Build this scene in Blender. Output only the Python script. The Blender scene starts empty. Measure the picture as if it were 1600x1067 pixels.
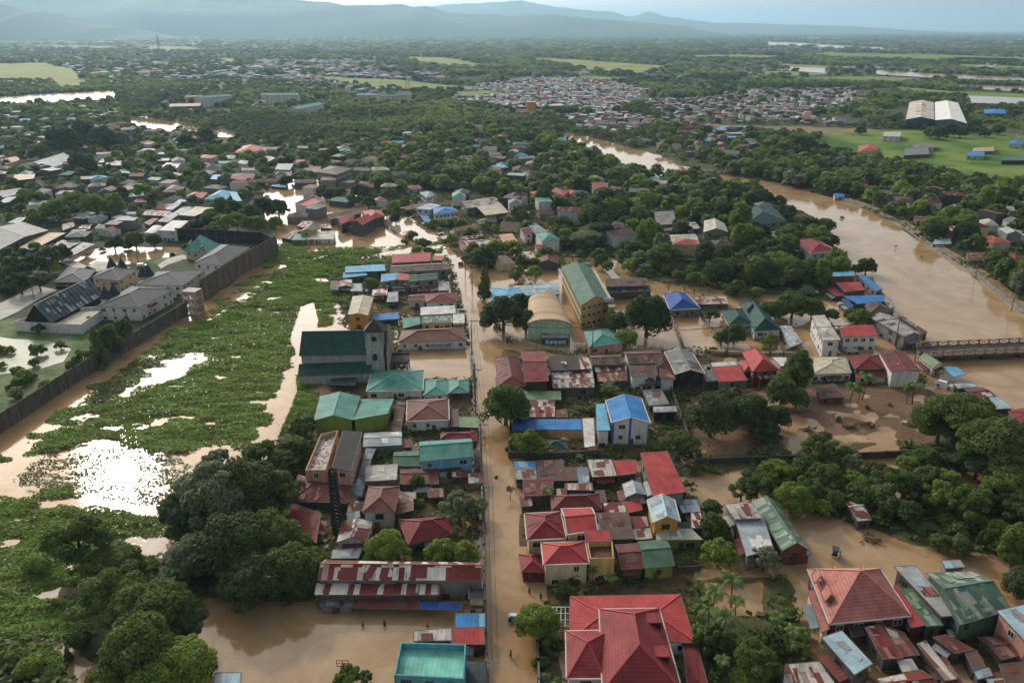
import bpy, math, random
import numpy as np
from mathutils import Vector, Matrix
R = math.radians
S = bpy.context.scene
# ---------------------------------------------------------------- camera
CAMH = 100.0; F = 1244.4; PITCH = math.atan((533.5-46)/F)
cd = bpy.data.cameras.new('camera'); cam = bpy.data.objects.new('camera', cd)
S.collection.objects.link(cam); S.camera = cam
cd.sensor_width = 36; cd.lens = 28.0; cd.clip_start = 1; cd.clip_end = 150000
cam.location = (0, 0, CAMH); cam.rotation_euler = (R(90)-PITCH, 0, 0)
# ---------------------------------------------------------------- world
SUN_EL, SUN_AZ = 27.5, 29.4            # azimuth to the left of the view direction
w = bpy.data.worlds.new('World'); S.world = w; w.use_nodes = True
nt = w.node_tree; nt.nodes.clear()
def N(nt, t, **k):
    n = nt.nodes.new(t)
    for a, b in k.items():
        if a.startswith('i_'):
            n.inputs[a[2:].replace('_', ' ')].default_value = b
        else: setattr(n, a, b)
    return n
sky = N(nt, 'ShaderNodeTexSky', sky_type='NISHITA', sun_disc=False, sun_elevation=R(SUN_EL), sun_rotation=R(-SUN_AZ),
        air_density=1.2, dust_density=4.0, ozone_density=1.0, altitude=50)
tc = N(nt, 'ShaderNodeTexCoord'); mp = N(nt, 'ShaderNodeMapping'); mp.inputs['Scale'].default_value = (1, 1, 3.0)
nz = N(nt, 'ShaderNodeTexNoise', i_Scale=2.6, i_Detail=7.0, i_Roughness=0.55)
rp = N(nt, 'ShaderNodeValToRGB'); rp.color_ramp.elements[0].position = .34; rp.color_ramp.elements[1].position = .60
mul = N(nt, 'ShaderNodeMath', operation='MULTIPLY'); mul.inputs[1].default_value = 0.85
mx = N(nt, 'ShaderNodeMix', data_type='RGBA'); bw = N(nt, 'ShaderNodeRGBToBW')
cl = N(nt, 'ShaderNodeMix', data_type='RGBA', blend_type='MULTIPLY'); cl.inputs[0].default_value = 1

bg = N(nt, 'ShaderNodeBackground'); out = N(nt, 'ShaderNodeOutputWorld'); bg.inputs['Strength'].default_value = 0.148
L = nt.links.new
sx = N(nt, 'ShaderNodeSeparateXYZ'); L(tc.outputs['Generated'], sx.inputs[0])
hb = N(nt, 'ShaderNodeMapRange'); hb.inputs[1].default_value = .10; hb.inputs[2].default_value = 0.0; L(sx.outputs[2], hb.inputs[0])   # thin bright cloud gathers at the horizon
mm = N(nt, 'ShaderNodeMath', operation='ADD'); mm.use_clamp = True; cb = N(nt, 'ShaderNodeMath', operation='MULTIPLY_ADD'); cb.inputs[1].default_value = .1; cb.inputs[2].default_value = 1.75; L(hb.outputs[0], cb.inputs[0])
L(tc.outputs['Generated'], mp.inputs[0]); L(mp.outputs[0], nz.inputs['Vector']); L(nz.outputs[0], rp.inputs[0])
L(rp.outputs[0], mul.inputs[0]); L(mul.outputs[0], mm.inputs[0]); L(hb.outputs[0], mm.inputs[1]); L(mm.outputs[0], mx.inputs[0]); L(cb.outputs[0], cl.inputs[7])
L(sky.outputs[0], mx.inputs[6]); L(sky.outputs[0], bw.inputs[0]); L(bw.outputs[0], cl.inputs[6]); L(cl.outputs[2], mx.inputs[7])
L(mx.outputs[2], bg.inputs[0]); L(bg.outputs[0], out.inputs[0])
# ---------------------------------------------------------------- sun
sd = bpy.data.lights.new('sun', 'SUN'); so = bpy.data.objects.new('sun', sd); S.collection.objects.link(so)
sd.energy = 1.6; sd.angle = R(4.0); sd.color = (1.0, .93, .84)
sdir = Vector((-math.sin(R(SUN_AZ))*math.cos(R(SUN_EL)), math.cos(R(SUN_AZ))*math.cos(R(SUN_EL)), math.sin(R(SUN_EL))))
so.rotation_euler = sdir.to_track_quat('Z', 'Y').to_euler(); so.location = sdir*400
S.view_settings.view_transform = 'Standard'; S.view_settings.look = 'None'
S.view_settings.exposure = 0.14; S.view_settings.gamma = 1
S.cycles.max_bounces = 5; S.cycles.diffuse_bounces = 2; S.cycles.glossy_bounces = 2; S.cycles.transmission_bounces = 3
S.cycles.volume_bounces = 0; S.cycles.transparent_max_bounces = 4
S.cycles.sample_clamp_indirect = 6
# ---------------------------------------------------------------- helpers
COL = S.collection
CP, SP = math.cos(PITCH), math.sin(PITCH)
def U(px, py, z=0.0):
    """ground (height z) point seen at photo pixel px,py"""
    a = (px-800)/F; b = -(py-533.5)/F
    d = (a, CP+b*SP, -SP+b*CP)
    t = (z-CAMH)/d[2]
    return Vector((a*t, d[1]*t, z))
def PX(p):
    x, y, z = p[0], p[1], p[2]-CAMH
    dep = y*CP-z*SP; up = y*SP+z*CP
    return 800+F*x/dep, 533.5-F*up/dep, F/dep
def lin(c):
    return tuple(((v/255)/12.92 if v/255 <= .04045 else ((v/255+.055)/1.055)**2.4) for v in c[:3])+(1,)
def hash2(ix, iy, s=0):
    h = (ix.astype(np.int64)*374761393+iy.astype(np.int64)*668265263+s*974634777) & 0x7fffffff
    h = ((h ^ (h >> 13))*1274126177) & 0x7fffffff
    return ((h ^ (h >> 16)) & 0xffff)/65535.0
def vnoise(x, y, s=0):
    ix = np.floor(x); iy = np.floor(y); fx = x-ix; fy = y-iy
    fx = fx*fx*(3-2*fx); fy = fy*fy*(3-2*fy)
    a = hash2(ix, iy, s); b = hash2(ix+1, iy, s); c = hash2(ix, iy+1, s); d = hash2(ix+1, iy+1, s)
    return (a*(1-fx)+b*fx)*(1-fy)+(c*(1-fx)+d*fx)*fy
def fbm(x, y, s=0, o=4):
    r = 0; a = .5; t = 0
    for i in range(o):
        r = r+a*vnoise(x, y, s+i); t += a; x = x*2.03+7.1; y = y*2.03+3.7; a *= .5
    return r/t
def inpoly(x, y, poly):
    r = np.zeros(x.shape, bool); n = len(poly); j = n-1
    for i in range(n):
        xi, yi = poly[i][:2]; xj, yj = poly[j][:2]
        if yi != yj:
            r ^= ((yi > y) != (yj > y)) & (x < (xj-xi)*(y-yi)/(yj-yi)+xi)
        j = i
    return r
def P2W(pts): return [tuple(U(a, b)[:2]) for a, b in pts]
def pp(s):
    v = [float(t) for t in s.split()]
    return [(v[i], v[i+1]) for i in range(0, len(v), 2)]
def npmesh(name, V, Fq, mats, uv=None, mi=None, smooth=False):
    """V (n,3), Fq (m,k) all faces with k corners"""
    me = bpy.data.meshes.new(name); V = np.asarray(V, np.float32); Fq = np.asarray(Fq, np.int32); m, k = Fq.shape
    me.vertices.add(len(V)); me.vertices.foreach_set('co', V.ravel())
    me.loops.add(m*k); me.loops.foreach_set('vertex_index', Fq.ravel())
    me.polygons.add(m); me.polygons.foreach_set('loop_start', np.arange(0, m*k, k, dtype=np.int32))
    me.polygons.foreach_set('loop_total', np.full(m, k, np.int32))
    if mi is not None: me.polygons.foreach_set('material_index', np.asarray(mi, np.int32))
    if smooth: me.polygons.foreach_set('use_smooth', np.ones(m, bool))
    for q in mats: me.materials.append(q)
    if uv is not None:
        l = me.uv_layers.new(name='UVMap'); l.data.foreach_set('uv', np.asarray(uv, np.float32).ravel())
    me.update(calc_edges=True)
    return me
class MB:
    def __init__(s): s.v = []; s.f = []; s.m = []; s.uv = []
    def face(s, pts, mi=0, uv=None):
        b = len(s.v); s.v += [tuple(p) for p in pts]; s.f.append(tuple(range(b, b+len(pts)))); s.m.append(mi)
        if uv is None:
            p0 = Vector(pts[0]); e = (Vector(pts[1])-p0); e = e.normalized() if e.length > 1e-6 else Vector((1, 0, 0))
            n = Vector((0, 0, 0))
            for i in range(1, len(pts)-1): n += (Vector(pts[i])-p0).cross(Vector(pts[i+1])-p0)
            n = n.normalized() if n.length > 1e-9 else Vector((0, 0, 1)); q = n.cross(e)
            uv = [((Vector(p)-p0).dot(e), (Vector(p)-p0).dot(q)) for p in pts]
        s.uv += uv
    def box(s, c, d, rz=0, mi=0, skip_bottom=False):
        c = Vector(c); M = Matrix.Rotation(rz, 3, 'Z'); h = [x/2 for x in d]
        P = [c+M @ Vector((a*h[0], b*h[1], g*h[2])) for a in (-1, 1) for b in (-1, 1) for g in (-1, 1)]
        for q in ((0, 4, 5, 1), (6, 2, 3, 7), (2, 0, 1, 3), (4, 6, 7, 5), (1, 5, 7, 3)) + (() if skip_bottom else ((0, 2, 6, 4),)):
            s.face([P[i] for i in q], mi)
    def beam(s, a, b, w=.15, mi=0, n=4, w2=None):
        a = Vector(a); b = Vector(b); d = (b-a)
        if d.length < 1e-5: return
        d.normalize(); u = d.cross(Vector((0, 0, 1)))
        if u.length < .05: u = Vector((1, 0, 0))
        u.normalize(); v = d.cross(u); w2 = w if w2 is None else w2
        A = [a+(u*math.cos(t)+v*math.sin(t))*w/2*1.3 for t in [2*math.pi*(i+.5)/n for i in range(n)]]
        B = [b+(u*math.cos(t)+v*math.sin(t))*w2/2*1.3 for t in [2*math.pi*(i+.5)/n for i in range(n)]]
        for i in range(n):
            j = (i+1) % n; s.face([A[j], A[i], B[i], B[j]], mi)
        s.face(A, mi); s.face(B[::-1], mi)
    def build(s, name, mats, parent=None, off=(0, 0, 0)):
        me = bpy.data.meshes.new(name); o = Vector(off)
        me.from_pydata([tuple(Vector(p)-o) for p in s.v], [], s.f)
        for q in (mats if isinstance(mats, (list, tuple)) else [mats]): me.materials.append(q)
        me.polygons.foreach_set('material_index', s.m)
        l = me.uv_layers.new(name='UVMap'); l.data.foreach_set('uv', [c for u in s.uv for c in u]); me.update()
        ob = bpy.data.objects.new(name, me); COL.objects.link(ob)
        if parent is not None: ob.parent = parent
        return ob
def tag(o, label=None, cat=None, group=None, kind=None):
    if label: o['label'] = label
    if cat: o['category'] = cat
    if group: o['group'] = group
    if kind: o['kind'] = kind
    return o
def empty(name, loc, label=None, cat=None, group=None):
    o = bpy.data.objects.new(name, None); COL.objects.link(o); o.location = loc; o.empty_display_size = .5
    return tag(o, label, cat, group)
# ---------------------------------------------------------------- materials
MC = {}
def newmat(name):
    m = bpy.data.materials.new(name); m.use_nodes = True; t = m.node_tree
    return m, t, t.nodes['Principled BSDF'], t.nodes['Material Output']
def M_(t, op, a, b=None, c=None):
    n = t.nodes.new('ShaderNodeMath'); n.operation = op
    for i, v in enumerate((a, b, c)):
        if v is None: continue
        if isinstance(v, (int, float)): n.inputs[i].default_value = v
        else: t.links.new(v, n.inputs[i])
    return n.outputs[0]
def simple(name, col, rough=.8, var=.15, scale=.6, metal=0.0, spec=.3, streak=False):
    if name in MC: return MC[name]
    m, t, b, o = newmat(name); L = t.links.new; c = lin(col)
    tc = N(t, 'ShaderNodeTexCoord'); mp = N(t, 'ShaderNodeMapping'); nz = N(t, 'ShaderNodeTexNoise', i_Scale=scale, i_Detail=6.0, i_Roughness=.65)
    mp.inputs['Scale'].default_value = (1.6, 1.6, .25) if streak else (1, 1, 1)
    gm = N(t, 'ShaderNodeNewGeometry'); L(gm.outputs['Position'], mp.inputs[0]); L(mp.outputs[0], nz.inputs['Vector'])
    mr = N(t, 'ShaderNodeMapRange'); mr.inputs[1].default_value = .3; mr.inputs[2].default_value = .7
    mr.inputs[3].default_value = 1-var*1.6; mr.inputs[4].default_value = 1+var
    L(nz.outputs[0], mr.inputs[0])
    mx = N(t, 'ShaderNodeMix', data_type='RGBA', blend_type='MULTIPLY'); mx.inputs[0].default_value = 1
    mx.inputs[6].default_value = c; L(mr.outputs[0], mx.inputs[7]); fin = mx.outputs[2]
    if streak:   # muddy tide line left by the flood
        sp = N(t, 'ShaderNodeSeparateXYZ'); L(gm.outputs['Position'], sp.inputs[0]); m2 = N(t, 'ShaderNodeMapRange'); m2.inputs[1].default_value = 1.1; m2.inputs[2].default_value = .4
        m2.inputs[3].default_value = 0; m2.inputs[4].default_value = .6; L(M_(t, 'ADD', sp.outputs[2], M_(t, 'MULTIPLY', nz.outputs[0], .5)), m2.inputs[0]); m3 = N(t, 'ShaderNodeMix', data_type='RGBA'); L(m2.outputs[0], m3.inputs[0]); L(fin, m3.inputs[6]); m3.inputs[7].default_value = lin((112, 84, 60)); fin = m3.outputs[2]
    L(fin, b.inputs['Base Color'])
    b.inputs['Roughness'].default_value = rough; b.inputs['Metallic'].default_value = metal
    b.inputs['Specular IOR Level'].default_value = spec
    MC[name] = m; return m
def roofmat(name, col, alt=None, patch=0.0, rust=.1, tile=False, sheet=(1.1, 2.6), rough=.55):
    if name in MC: return MC[name]
    m, t, b, o = newmat(name); L = t.links.new
    uvn = N(t, 'ShaderNodeUVMap', uv_map='UVMap'); sp = N(t, 'ShaderNodeSeparateXYZ'); L(uvn.outputs[0], sp.inputs[0])
    oi = N(t, 'ShaderNodeObjectInfo')
    u = M_(t, 'ADD', sp.outputs[0], M_(t, 'MULTIPLY', oi.outputs['Random'], 90.0)); v = sp.outputs[1]
    # sheets
    cu = M_(t, 'FLOOR', M_(t, 'DIVIDE', u, sheet[0])); cv = M_(t, 'FLOOR', M_(t, 'DIVIDE', v, sheet[1]))
    cx = N(t, 'ShaderNodeCombineXYZ'); L(cu, cx.inputs[0]); L(cv, cx.inputs[1]); L(oi.outputs['Random'], cx.inputs[2])
    wn = N(t, 'ShaderNodeTexWhiteNoise', noise_dimensions='3D'); L(cx.outputs[0], wn.inputs[0])
    # clumped noise so patches gather
    c2 = N(t, 'ShaderNodeCombineXYZ'); L(M_(t, 'MULTIPLY', cu, .45), c2.inputs[0]); L(M_(t, 'MULTIPLY', cv, .8), c2.inputs[1]); L(M_(t, 'MULTIPLY', oi.outputs['Random'], 50.0), c2.inputs[2])
    n2 = N(t, 'ShaderNodeTexNoise', i_Scale=.8, i_Detail=1.0); L(c2.outputs[0], n2.inputs['Vector'])
    # streaks down the slope
    c3 = N(t, 'ShaderNodeCombineXYZ'); L(M_(t, 'MULTIPLY', u, 1.5), c3.inputs[0]); L(M_(t, 'MULTIPLY', v, .22), c3.inputs[1]); L(M_(t, 'MULTIPLY', oi.outputs['Random'], 31.0), c3.inputs[2])
    n3 = N(t, 'ShaderNodeTexNoise', i_Scale=1.6, i_Detail=5.0, i_Roughness=.7); L(c3.outputs[0], n3.inputs['Vector'])
    c4 = N(t, 'ShaderNodeCombineXYZ'); L(u, c4.inputs[0]); L(v, c4.inputs[1]); L(M_(t, 'MULTIPLY', oi.outputs['Random'], 17.0), c4.inputs[2])
    n4 = N(t, 'ShaderNodeTexNoise', i_Scale=.28, i_Detail=5.0, i_Roughness=.6); L(c4.outputs[0], n4.inputs['Vector'])
    val = M_(t, 'ADD', M_(t, 'MULTIPLY', wn.outputs[0], .20), M_(t, 'ADD', M_(t, 'MULTIPLY', n4.outputs[0], 1.3), .22))
    rib = M_(t, 'SINE', M_(t, 'MULTIPLY', u, 2*math.pi/.76))
    val = M_(t, 'ADD', val, M_(t, 'MULTIPLY', rib, .03))
    if tile:
        row = M_(t, 'FRACT', M_(t, 'DIVIDE', v, .62)); val = M_(t, 'MULTIPLY', val, M_(t, 'ADD', M_(t, 'MULTIPLY', M_(t, 'GREATER_THAN', row, .3), .24), .78))
    # sheet seams
    seam = M_(t, 'LESS_THAN', M_(t, 'FRACT', M_(t, 'DIVIDE', v, sheet[1])), .05)
    val = M_(t, 'SUBTRACT', val, M_(t, 'MULTIPLY', seam, .10))
    cur = N(t, 'ShaderNodeRGB'); cur.outputs[0].default_value = lin(col); c = cur.outputs[0]
    def mixc(fac, a, bcol):
        n = N(t, 'ShaderNodeMix', data_type='RGBA'); L(fac, n.inputs[0]); L(a, n.inputs[6])
        if isinstance(bcol, tuple): n.inputs[7].default_value = bcol
        else: L(bcol, n.inputs[7])
        return n.outputs[2]
    if alt is not None and patch > 0:
        s = M_(t, 'ADD', M_(t, 'MULTIPLY', wn.outputs[0], .55), M_(t, 'MULTIPLY', n2.outputs[0], .9))
        f = M_(t, 'MULTIPLY', M_(t, 'SUBTRACT', s, 1.12-patch*.75), 14.0); f = M_(t, 'MINIMUM', M_(t, 'MAXIMUM', f, 0.0), 1.0)
        c = mixc(f, c, lin(alt))
    if rust > 0:
        f = M_(t, 'MULTIPLY', M_(t, 'SUBTRACT', n3.outputs[0], .66-rust*.30), 6.0); f = M_(t, 'MINIMUM', M_(t, 'MAXIMUM', f, 0.0), .8)
        c = mixc(f, c, lin((104, 60, 46)))
    n = N(t, 'ShaderNodeMix', data_type='RGBA', blend_type='MULTIPLY'); n.inputs[0].default_value = 1; L(c, n.inputs[6]); L(val, n.inputs[7])
    L(n.outputs[2], b.inputs['Base Color'])
    bm = N(t, 'ShaderNodeBump'); bm.inputs['Strength'].default_value = .15; bm.inputs['Distance'].default_value = .05; L(rib, bm.inputs['Height']); L(bm.outputs[0], b.inputs['Normal'])
    b.inputs['Roughness'].default_value = rough+.12; b.inputs['Specular IOR Level'].default_value = .16
    MC[name] = m; return m
RUST = (104, 62, 50); WHT = (196, 188, 176)
RM = {
 'red':   dict(col=(160, 62, 60), rust=.15), 'dred': dict(col=(118, 46, 46), rust=.2), 'maroon': dict(col=(108, 52, 48), rust=.25, tile=True),
 'mar2':  dict(col=(104, 54, 48), rust=.3), 'tred': dict(col=(132, 54, 55), rust=.12, tile=True), 'pink': dict(col=(172, 108, 96), rust=.25, tile=True),
 'tile':  dict(col=(112, 72, 60), rust=.1, tile=True), 'brown': dict(col=(94, 74, 66), rust=.3), 'dark': dict(col=(66, 57, 53), rust=.15),
 'rust':  dict(col=RUST, alt=(150, 110, 95), patch=.35, rust=.5), 'rw': dict(col=(116, 52, 44), alt=WHT, patch=.52, rust=.35),
 'wr':    dict(col=(180, 172, 160), alt=RUST, patch=.40, rust=.45), 'stripe': dict(col=(190, 180, 168), alt=(118, 52, 44), patch=.55, rust=.2, sheet=(.9, 30)),
 'silver': dict(col=(152, 160, 160), rust=.2), 'white': dict(col=(198, 194, 186), rust=.2), 'bwhite': dict(col=(222, 218, 208), rust=.04), 'bwr': dict(col=(208, 198, 184), alt=(128, 92, 76), patch=.42, rust=.3, sheet=(3, 9)), 'wwhite': dict(col=(176, 170, 152), rust=.35),
 'blue':  dict(col=(52, 118, 172), rust=0), 'dblue': dict(col=(38, 76, 140), rust=0), 'cyan': dict(col=(96, 158, 184), rust=.05),
 'pale':  dict(col=(150, 172, 178), rust=.12), 'teal': dict(col=(82, 136, 122), rust=.05), 'green': dict(col=(70, 100, 80), rust=.05),
 'dgreen': dict(col=(34, 66, 60), rust=.03), 'moss': dict(col=(122, 142, 104), alt=(96, 124, 96), patch=.4, rust=.12),
 'gpatch': dict(col=(78, 100, 84), alt=(128, 136, 124), patch=.4, rust=.2), 'beige': dict(col=(172, 162, 136), rust=.08),
 'tan':   dict(col=(178, 150, 116), rust=.12), 'grey': dict(col=(112, 112, 108), rust=.12), 'slate': dict(col=(62, 67, 70), rust=0, tile=True),
 'lgrey': dict(col=(146, 146, 142), alt=(120, 116, 110), patch=.3, rust=.2), 'peach': dict(col=(186, 140, 116), rust=.1), 'dslate': dict(col=(50, 62, 64), rust=0),
 'black': dict(col=(44, 42, 42), rust=.05), 'bgrey': dict(col=(104, 122, 128), alt=(128, 132, 130), patch=.4, rust=.2), 'bluew': dict(col=(70, 126, 164), alt=(150, 160, 160), patch=.4, rust=.15),
 'aqua':  dict(col=(112, 178, 160), rust=.05), 'terra': dict(col=(170, 92, 70), rust=.1, tile=True), 'debris': dict(col=(190, 184, 174), alt=(120, 104, 92), patch=.5, rust=.4, sheet=(.5, .6)),
}
RDESC = dict(red='red metal', dred='dark red metal', maroon='maroon tiled', mar2='faded maroon metal', tred='red tiled', pink='pinkish red tiled', tile='brown tiled', brown='brown metal', dark='dark brown metal',
 rust='rusty metal', rw='rust and white patchwork', wr='pale rust-patched', stripe='rust and white striped', silver='silver metal', white='white metal', bwhite='bright white', bwr='white and rust', wwhite='weathered cream metal', blue='blue metal', dblue='deep blue metal',
 cyan='light blue metal', pale='pale grey-blue', teal='teal green', green='green metal', dgreen='dark green', moss='faded moss green', gpatch='patched green', beige='beige', tan='tan', grey='grey', slate='grey slate',
 lgrey='light grey', peach='peach coloured', dslate='dark slate', black='black', bgrey='blue-grey', bluew='blue and grey', aqua='aqua', terra='terracotta', debris='debris-strewn')
def RMAT(k): return roofmat('roof_'+k, **RM[k])
WM = dict(white=(200, 196, 190), grey=(122, 118, 112), dgrey=(84, 80, 76), cream=(196, 176, 140), yellow=(190, 158, 96), peach=(188, 150, 122), pink=(190, 138, 122), blue=(110, 158, 184), wood=(96, 80, 68),
          dark=(46, 42, 40), lime=(122, 138, 66), rust=(112, 68, 54), pgreen=(158, 178, 150), aquaw=(92, 146, 152), dteal=(62, 82, 84), brick=(120, 74, 58), stone=(146, 146, 140), dwood=(64, 52, 44), orange=(196, 140, 66), maroon=(96, 44, 42))
def WMAT(k): return simple('wall_'+k, WM[k], rough=.9, var=.2, scale=.7, spec=.15, streak=True)
GLASS = simple('window_glass', (36, 42, 46), rough=.25, var=.1, spec=.6)
FRAME = simple('window_frame', (188, 184, 176), rough=.6, var=.05)
TRIM = simple('roof_trim', (186, 178, 168), rough=.7, var=.1)
TRIMD = simple('roof_trim_dark', (96, 84, 76), rough=.7, var=.1)
CONC = simple('concrete', (128, 122, 112), rough=.9, var=.25, scale=.4)
CONCD = simple('old_concrete', (82, 76, 70), rough=.95, var=.35, scale=.35, streak=True)
WOODM = simple('pole_wood', (104, 98, 92), rough=.9, var=.15, scale=2)
METALM = simple('grey_metal', (120, 122, 122), rough=.5, var=.1)
DARKM = simple('dark_wire', (40, 38, 36), rough=.7, var=.05)
def leafmat(name, col, col2, transl=.36):
    m, t, b, o = newmat(name); L = t.links.new
    gm = N(t, 'ShaderNodeNewGeometry'); oi = N(t, 'ShaderNodeObjectInfo')
    nn = N(t, 'ShaderNodeTexNoise', i_Scale=.55, i_Detail=3.0); L(gm.outputs['Position'], nn.inputs['Vector'])
    ad = M_(t, 'ADD', M_(t, 'MULTIPLY', gm.outputs['Random Per Island'], .5), M_(t, 'MULTIPLY', oi.outputs['Random'], .35)); ad = M_(t, 'ADD', ad, M_(t, 'MULTIPLY', M_(t, 'SUBTRACT', nn.outputs[0], .42), 1.3)); ad = M_(t, 'MINIMUM', M_(t, 'MAXIMUM', ad, 0.0), 1.0)
    mx = N(t, 'ShaderNodeMix', data_type='RGBA'); L(ad, mx.inputs[0]); mx.inputs[6].default_value = lin(col); mx.inputs[7].default_value = lin(col2)
    b.inputs['Roughness'].default_value = .65; b.inputs['Specular IOR Level'].default_value = .18
    L(mx.outputs[2], b.inputs['Base Color'])
    tr = N(t, 'ShaderNodeBsdfTranslucent'); hs = N(t, 'ShaderNodeHueSaturation'); hs.inputs['Value'].default_value = 1.3; hs.inputs['Saturation'].default_value = 1.1
    L(mx.outputs[2], hs.inputs['Color']); L(hs.outputs[0], tr.inputs[0])
    ms = N(t, 'ShaderNodeMixShader'); ms.inputs[0].default_value = transl; L(b.outputs[0], ms.inputs[1]); L(tr.outputs[0], ms.inputs[2]); L(ms.outputs[0], o.inputs[0])
    return m
LEAF = {'d': leafmat('leaf_dark', (50, 64, 38), (88, 102, 56)), 'm': leafmat('leaf_mid', (60, 80, 38), (108, 122, 58)),
        'l': leafmat('leaf_light', (84, 108, 42), (134, 148, 66)), 'g': leafmat('leaf_grey', (80, 92, 64), (136, 144, 108)),
        'p': leafmat('leaf_palm', (70, 94, 48), (124, 142, 80)), 'w': leafmat('leaf_marsh', (92, 122, 46), (138, 160, 74))}
BARK = simple('bark', (88, 76, 64), rough=.95, var=.3, scale=1.5)
# ================================================================ setting: ground, water, fields, hills, haze
def segdist(x, y, poly):
    d = np.full(x.shape, 1e12)
    for i in range(len(poly)):
        ax, ay = poly[i][:2]; bx, by = poly[(i+1) % len(poly)][:2]
        dx, dy = bx-ax, by-ay; l = dx*dx+dy*dy+1e-9
        t = np.clip(((x-ax)*dx+(y-ay)*dy)/l, 0, 1)
        d = np.minimum(d, (x-ax-t*dx)**2+(y-ay-t*dy)**2)
    return np.sqrt(d)
def sdf(x, y, poly): return np.where(inpoly(x, y, poly), 1, -1)*segdist(x, y, poly)
LAND = [pp(s) for s in (
 '-300 820 2 672 225 532 298 488 428 397 430 362 400 330 420 290 400 250 -300 250',
 '590 300 640 286 760 300 870 330 878 400 960 405 1010 440 1120 452 1300 470 1340 460 1300 430 1345 398 1280 340 1190 303 1060 285 900 250 700 250 590 262',
 '1075 722 1062 640 1110 612 1300 600 1440 600 1500 640 1590 640 1700 900 1440 850 1250 790 1150 765 1080 745',
 '-100 1000 70 1005 110 1045 90 1150 -100 1150', '300 905 260 800 420 720 470 640 500 690 500 850 480 935 340 930',
 '120 860 200 840 300 920 310 1000 330 1080 180 1120 90 940',
 '1075 905 1230 905 1260 1000 1270 1100 1090 1100', '843 1000 850 985 870 1000 880 1100 840 1100', '1010 618 1050 650 1090 720 1040 700')]
FARLAND = P2W(pp('-900 300 0 300 400 300 420 285 560 262 900 250 1200 283 1330 320 1450 387 1600 499 1900 600'))+[(90000, 200), (90000, 90000), (-90000, 90000), (-90000, 300)]
LANDW = [P2W(p) for p in LAND]+[FARLAND]
RIVER = P2W(pp('873 207 925 215 978 229 1030 243 1064 258 1190 286 1262 300 1326 316 1402 350 1452 386 1522 430 1604 497 1750 580 1750 760 1604 645 1560 612 1520 592 1482 572 1455 537 1432 503 1402 482 1387 457 1362 432 1345 420 1322 402 1298 380 1278 345 1205 308 1180 292 1062 275 1000 266 950 247 905 229'))
WCUT = [RIVER]+[P2W(pp(s)) for s in (
 '198 181 250 185 325 202 378 209 372 216 330 212 250 203 205 194', '112 406 132 392 182 385 292 388 262 402 240 404 150 421',
 '1040 500 1075 490 1130 545 1070 550', '950 515 985 505 1020 545 960 548', '1320 720 1340 700 1400 700 1430 760 1400 790', '1475 745 1530 730 1560 760 1500 775',
 '1080 745 1180 735 1190 750 1110 765', '1225 800 1290 810 1440 850 1440 870 1230 870', '1090 905 1200 905 1195 960 1120 960')]
def land_sd(x, y):
    s = np.full(x.shape, -1e9)
    for p in LANDW: s = np.maximum(s, sdf(x, y, p))
    for p in WCUT: s = np.minimum(s, -sdf(x, y, p))
    return s
BLK = [P2W(pp(s)) for s in ('505 400 700 398 742 540 742 760 752 905 500 905 520 760 510 600 560 575 525 470', '780 545 1120 548 1250 560 1430 570 1440 600 1300 600 1110 612 1070 640 1085 720 1110 860 1085 905 860 915 815 900 805 700 785 640', '845 905 1085 905 1110 1100 845 1100', '1250 980 1700 960 1700 1200 1250 1200', '590 300 700 290 880 300 880 420 740 420 640 345')]
MUD = P2W(pp('1072 612 1300 606 1445 605 1462 690 1330 695 1230 712 1080 715'))
LAWN = [P2W(pp(s)) for s in ('-60 505 30 500 150 522 190 515 100 590 0 650 -60 660', '205 398 290 388 330 395 270 415 210 412', '-10 290 22 280 24 292 0 300')]
PARK = P2W(pp('1030 190 1130 196 1270 199 1400 204 1390 216 1270 212 1100 208'))
BIGF = P2W(pp('1285 212 1400 203 1640 212 1640 292 1520 286 1440 262 1330 246 1268 232'))
def lat(a0, a1, st, far, g):
    r = list(np.arange(a0, a1, st)); s = st
    while r[-1] < far: s *= g; r.append(r[-1]+s)
    return r
ys = np.array([-3000, -800, -200, 0, 40]+lat(62, 480, 1.6, 88000, 1.022))
xp = lat(0, 290, 1.7, 80000, 1.035); xs = np.array([-v for v in xp[:0:-1]]+xp)
GX, GY = np.meshgrid(xs, ys)
sd_ = land_sd(GX, GY)+(fbm(GX/14, GY/14, 3)-.5)*7+(fbm(GX/3, GY/3, 9, 2)-.5)*1.5
GZ = np.clip(sd_*.22, -1.2, .5)+(fbm(GX/5, GY/5, 21, 3)-.5)*.22
inm = inpoly(GX, GY, MUD) & (sd_ > 1); GZ = np.where(inm, .02+(fbm(GX/8, GY/8, 5, 4)-.5)*.5, GZ)

for p in BLK:
    k = inpoly(GX, GY, p) & (sd_ < 2) & ~inpoly(GX, GY, P2W(pp('628 545 736 542 740 594 640 594'))); GZ = np.where(k, np.maximum(GZ, .03+(fbm(GX/7, GY/7, 15, 3)-.5)*.8), GZ)
GZ = np.where(GY > 1500, .5, GZ)
nx, ny = len(xs), len(ys)
idx = np.arange(nx*ny).reshape(ny, nx)
Fq = np.stack([idx[:-1, :-1], idx[:-1, 1:], idx[1:, 1:], idx[1:, :-1]], -1).reshape(-1, 4)
gcol = np.zeros((ny, nx, 4), np.float32); gcol[..., 3] = 1
def L3(c): return np.array(lin(c)[:3])
n1 = fbm(GX/9, GY/9, 31, 4)[..., None]; n2_ = fbm(GX/60, GY/60, 41, 3)[..., None]
base = L3((58, 74, 40))*(1-n1)+L3((92, 84, 60))*n1
far_mix = np.clip((GY-900)/900, 0, 1)[..., None]  # blend by distance into the dark green of the forest floor
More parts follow.
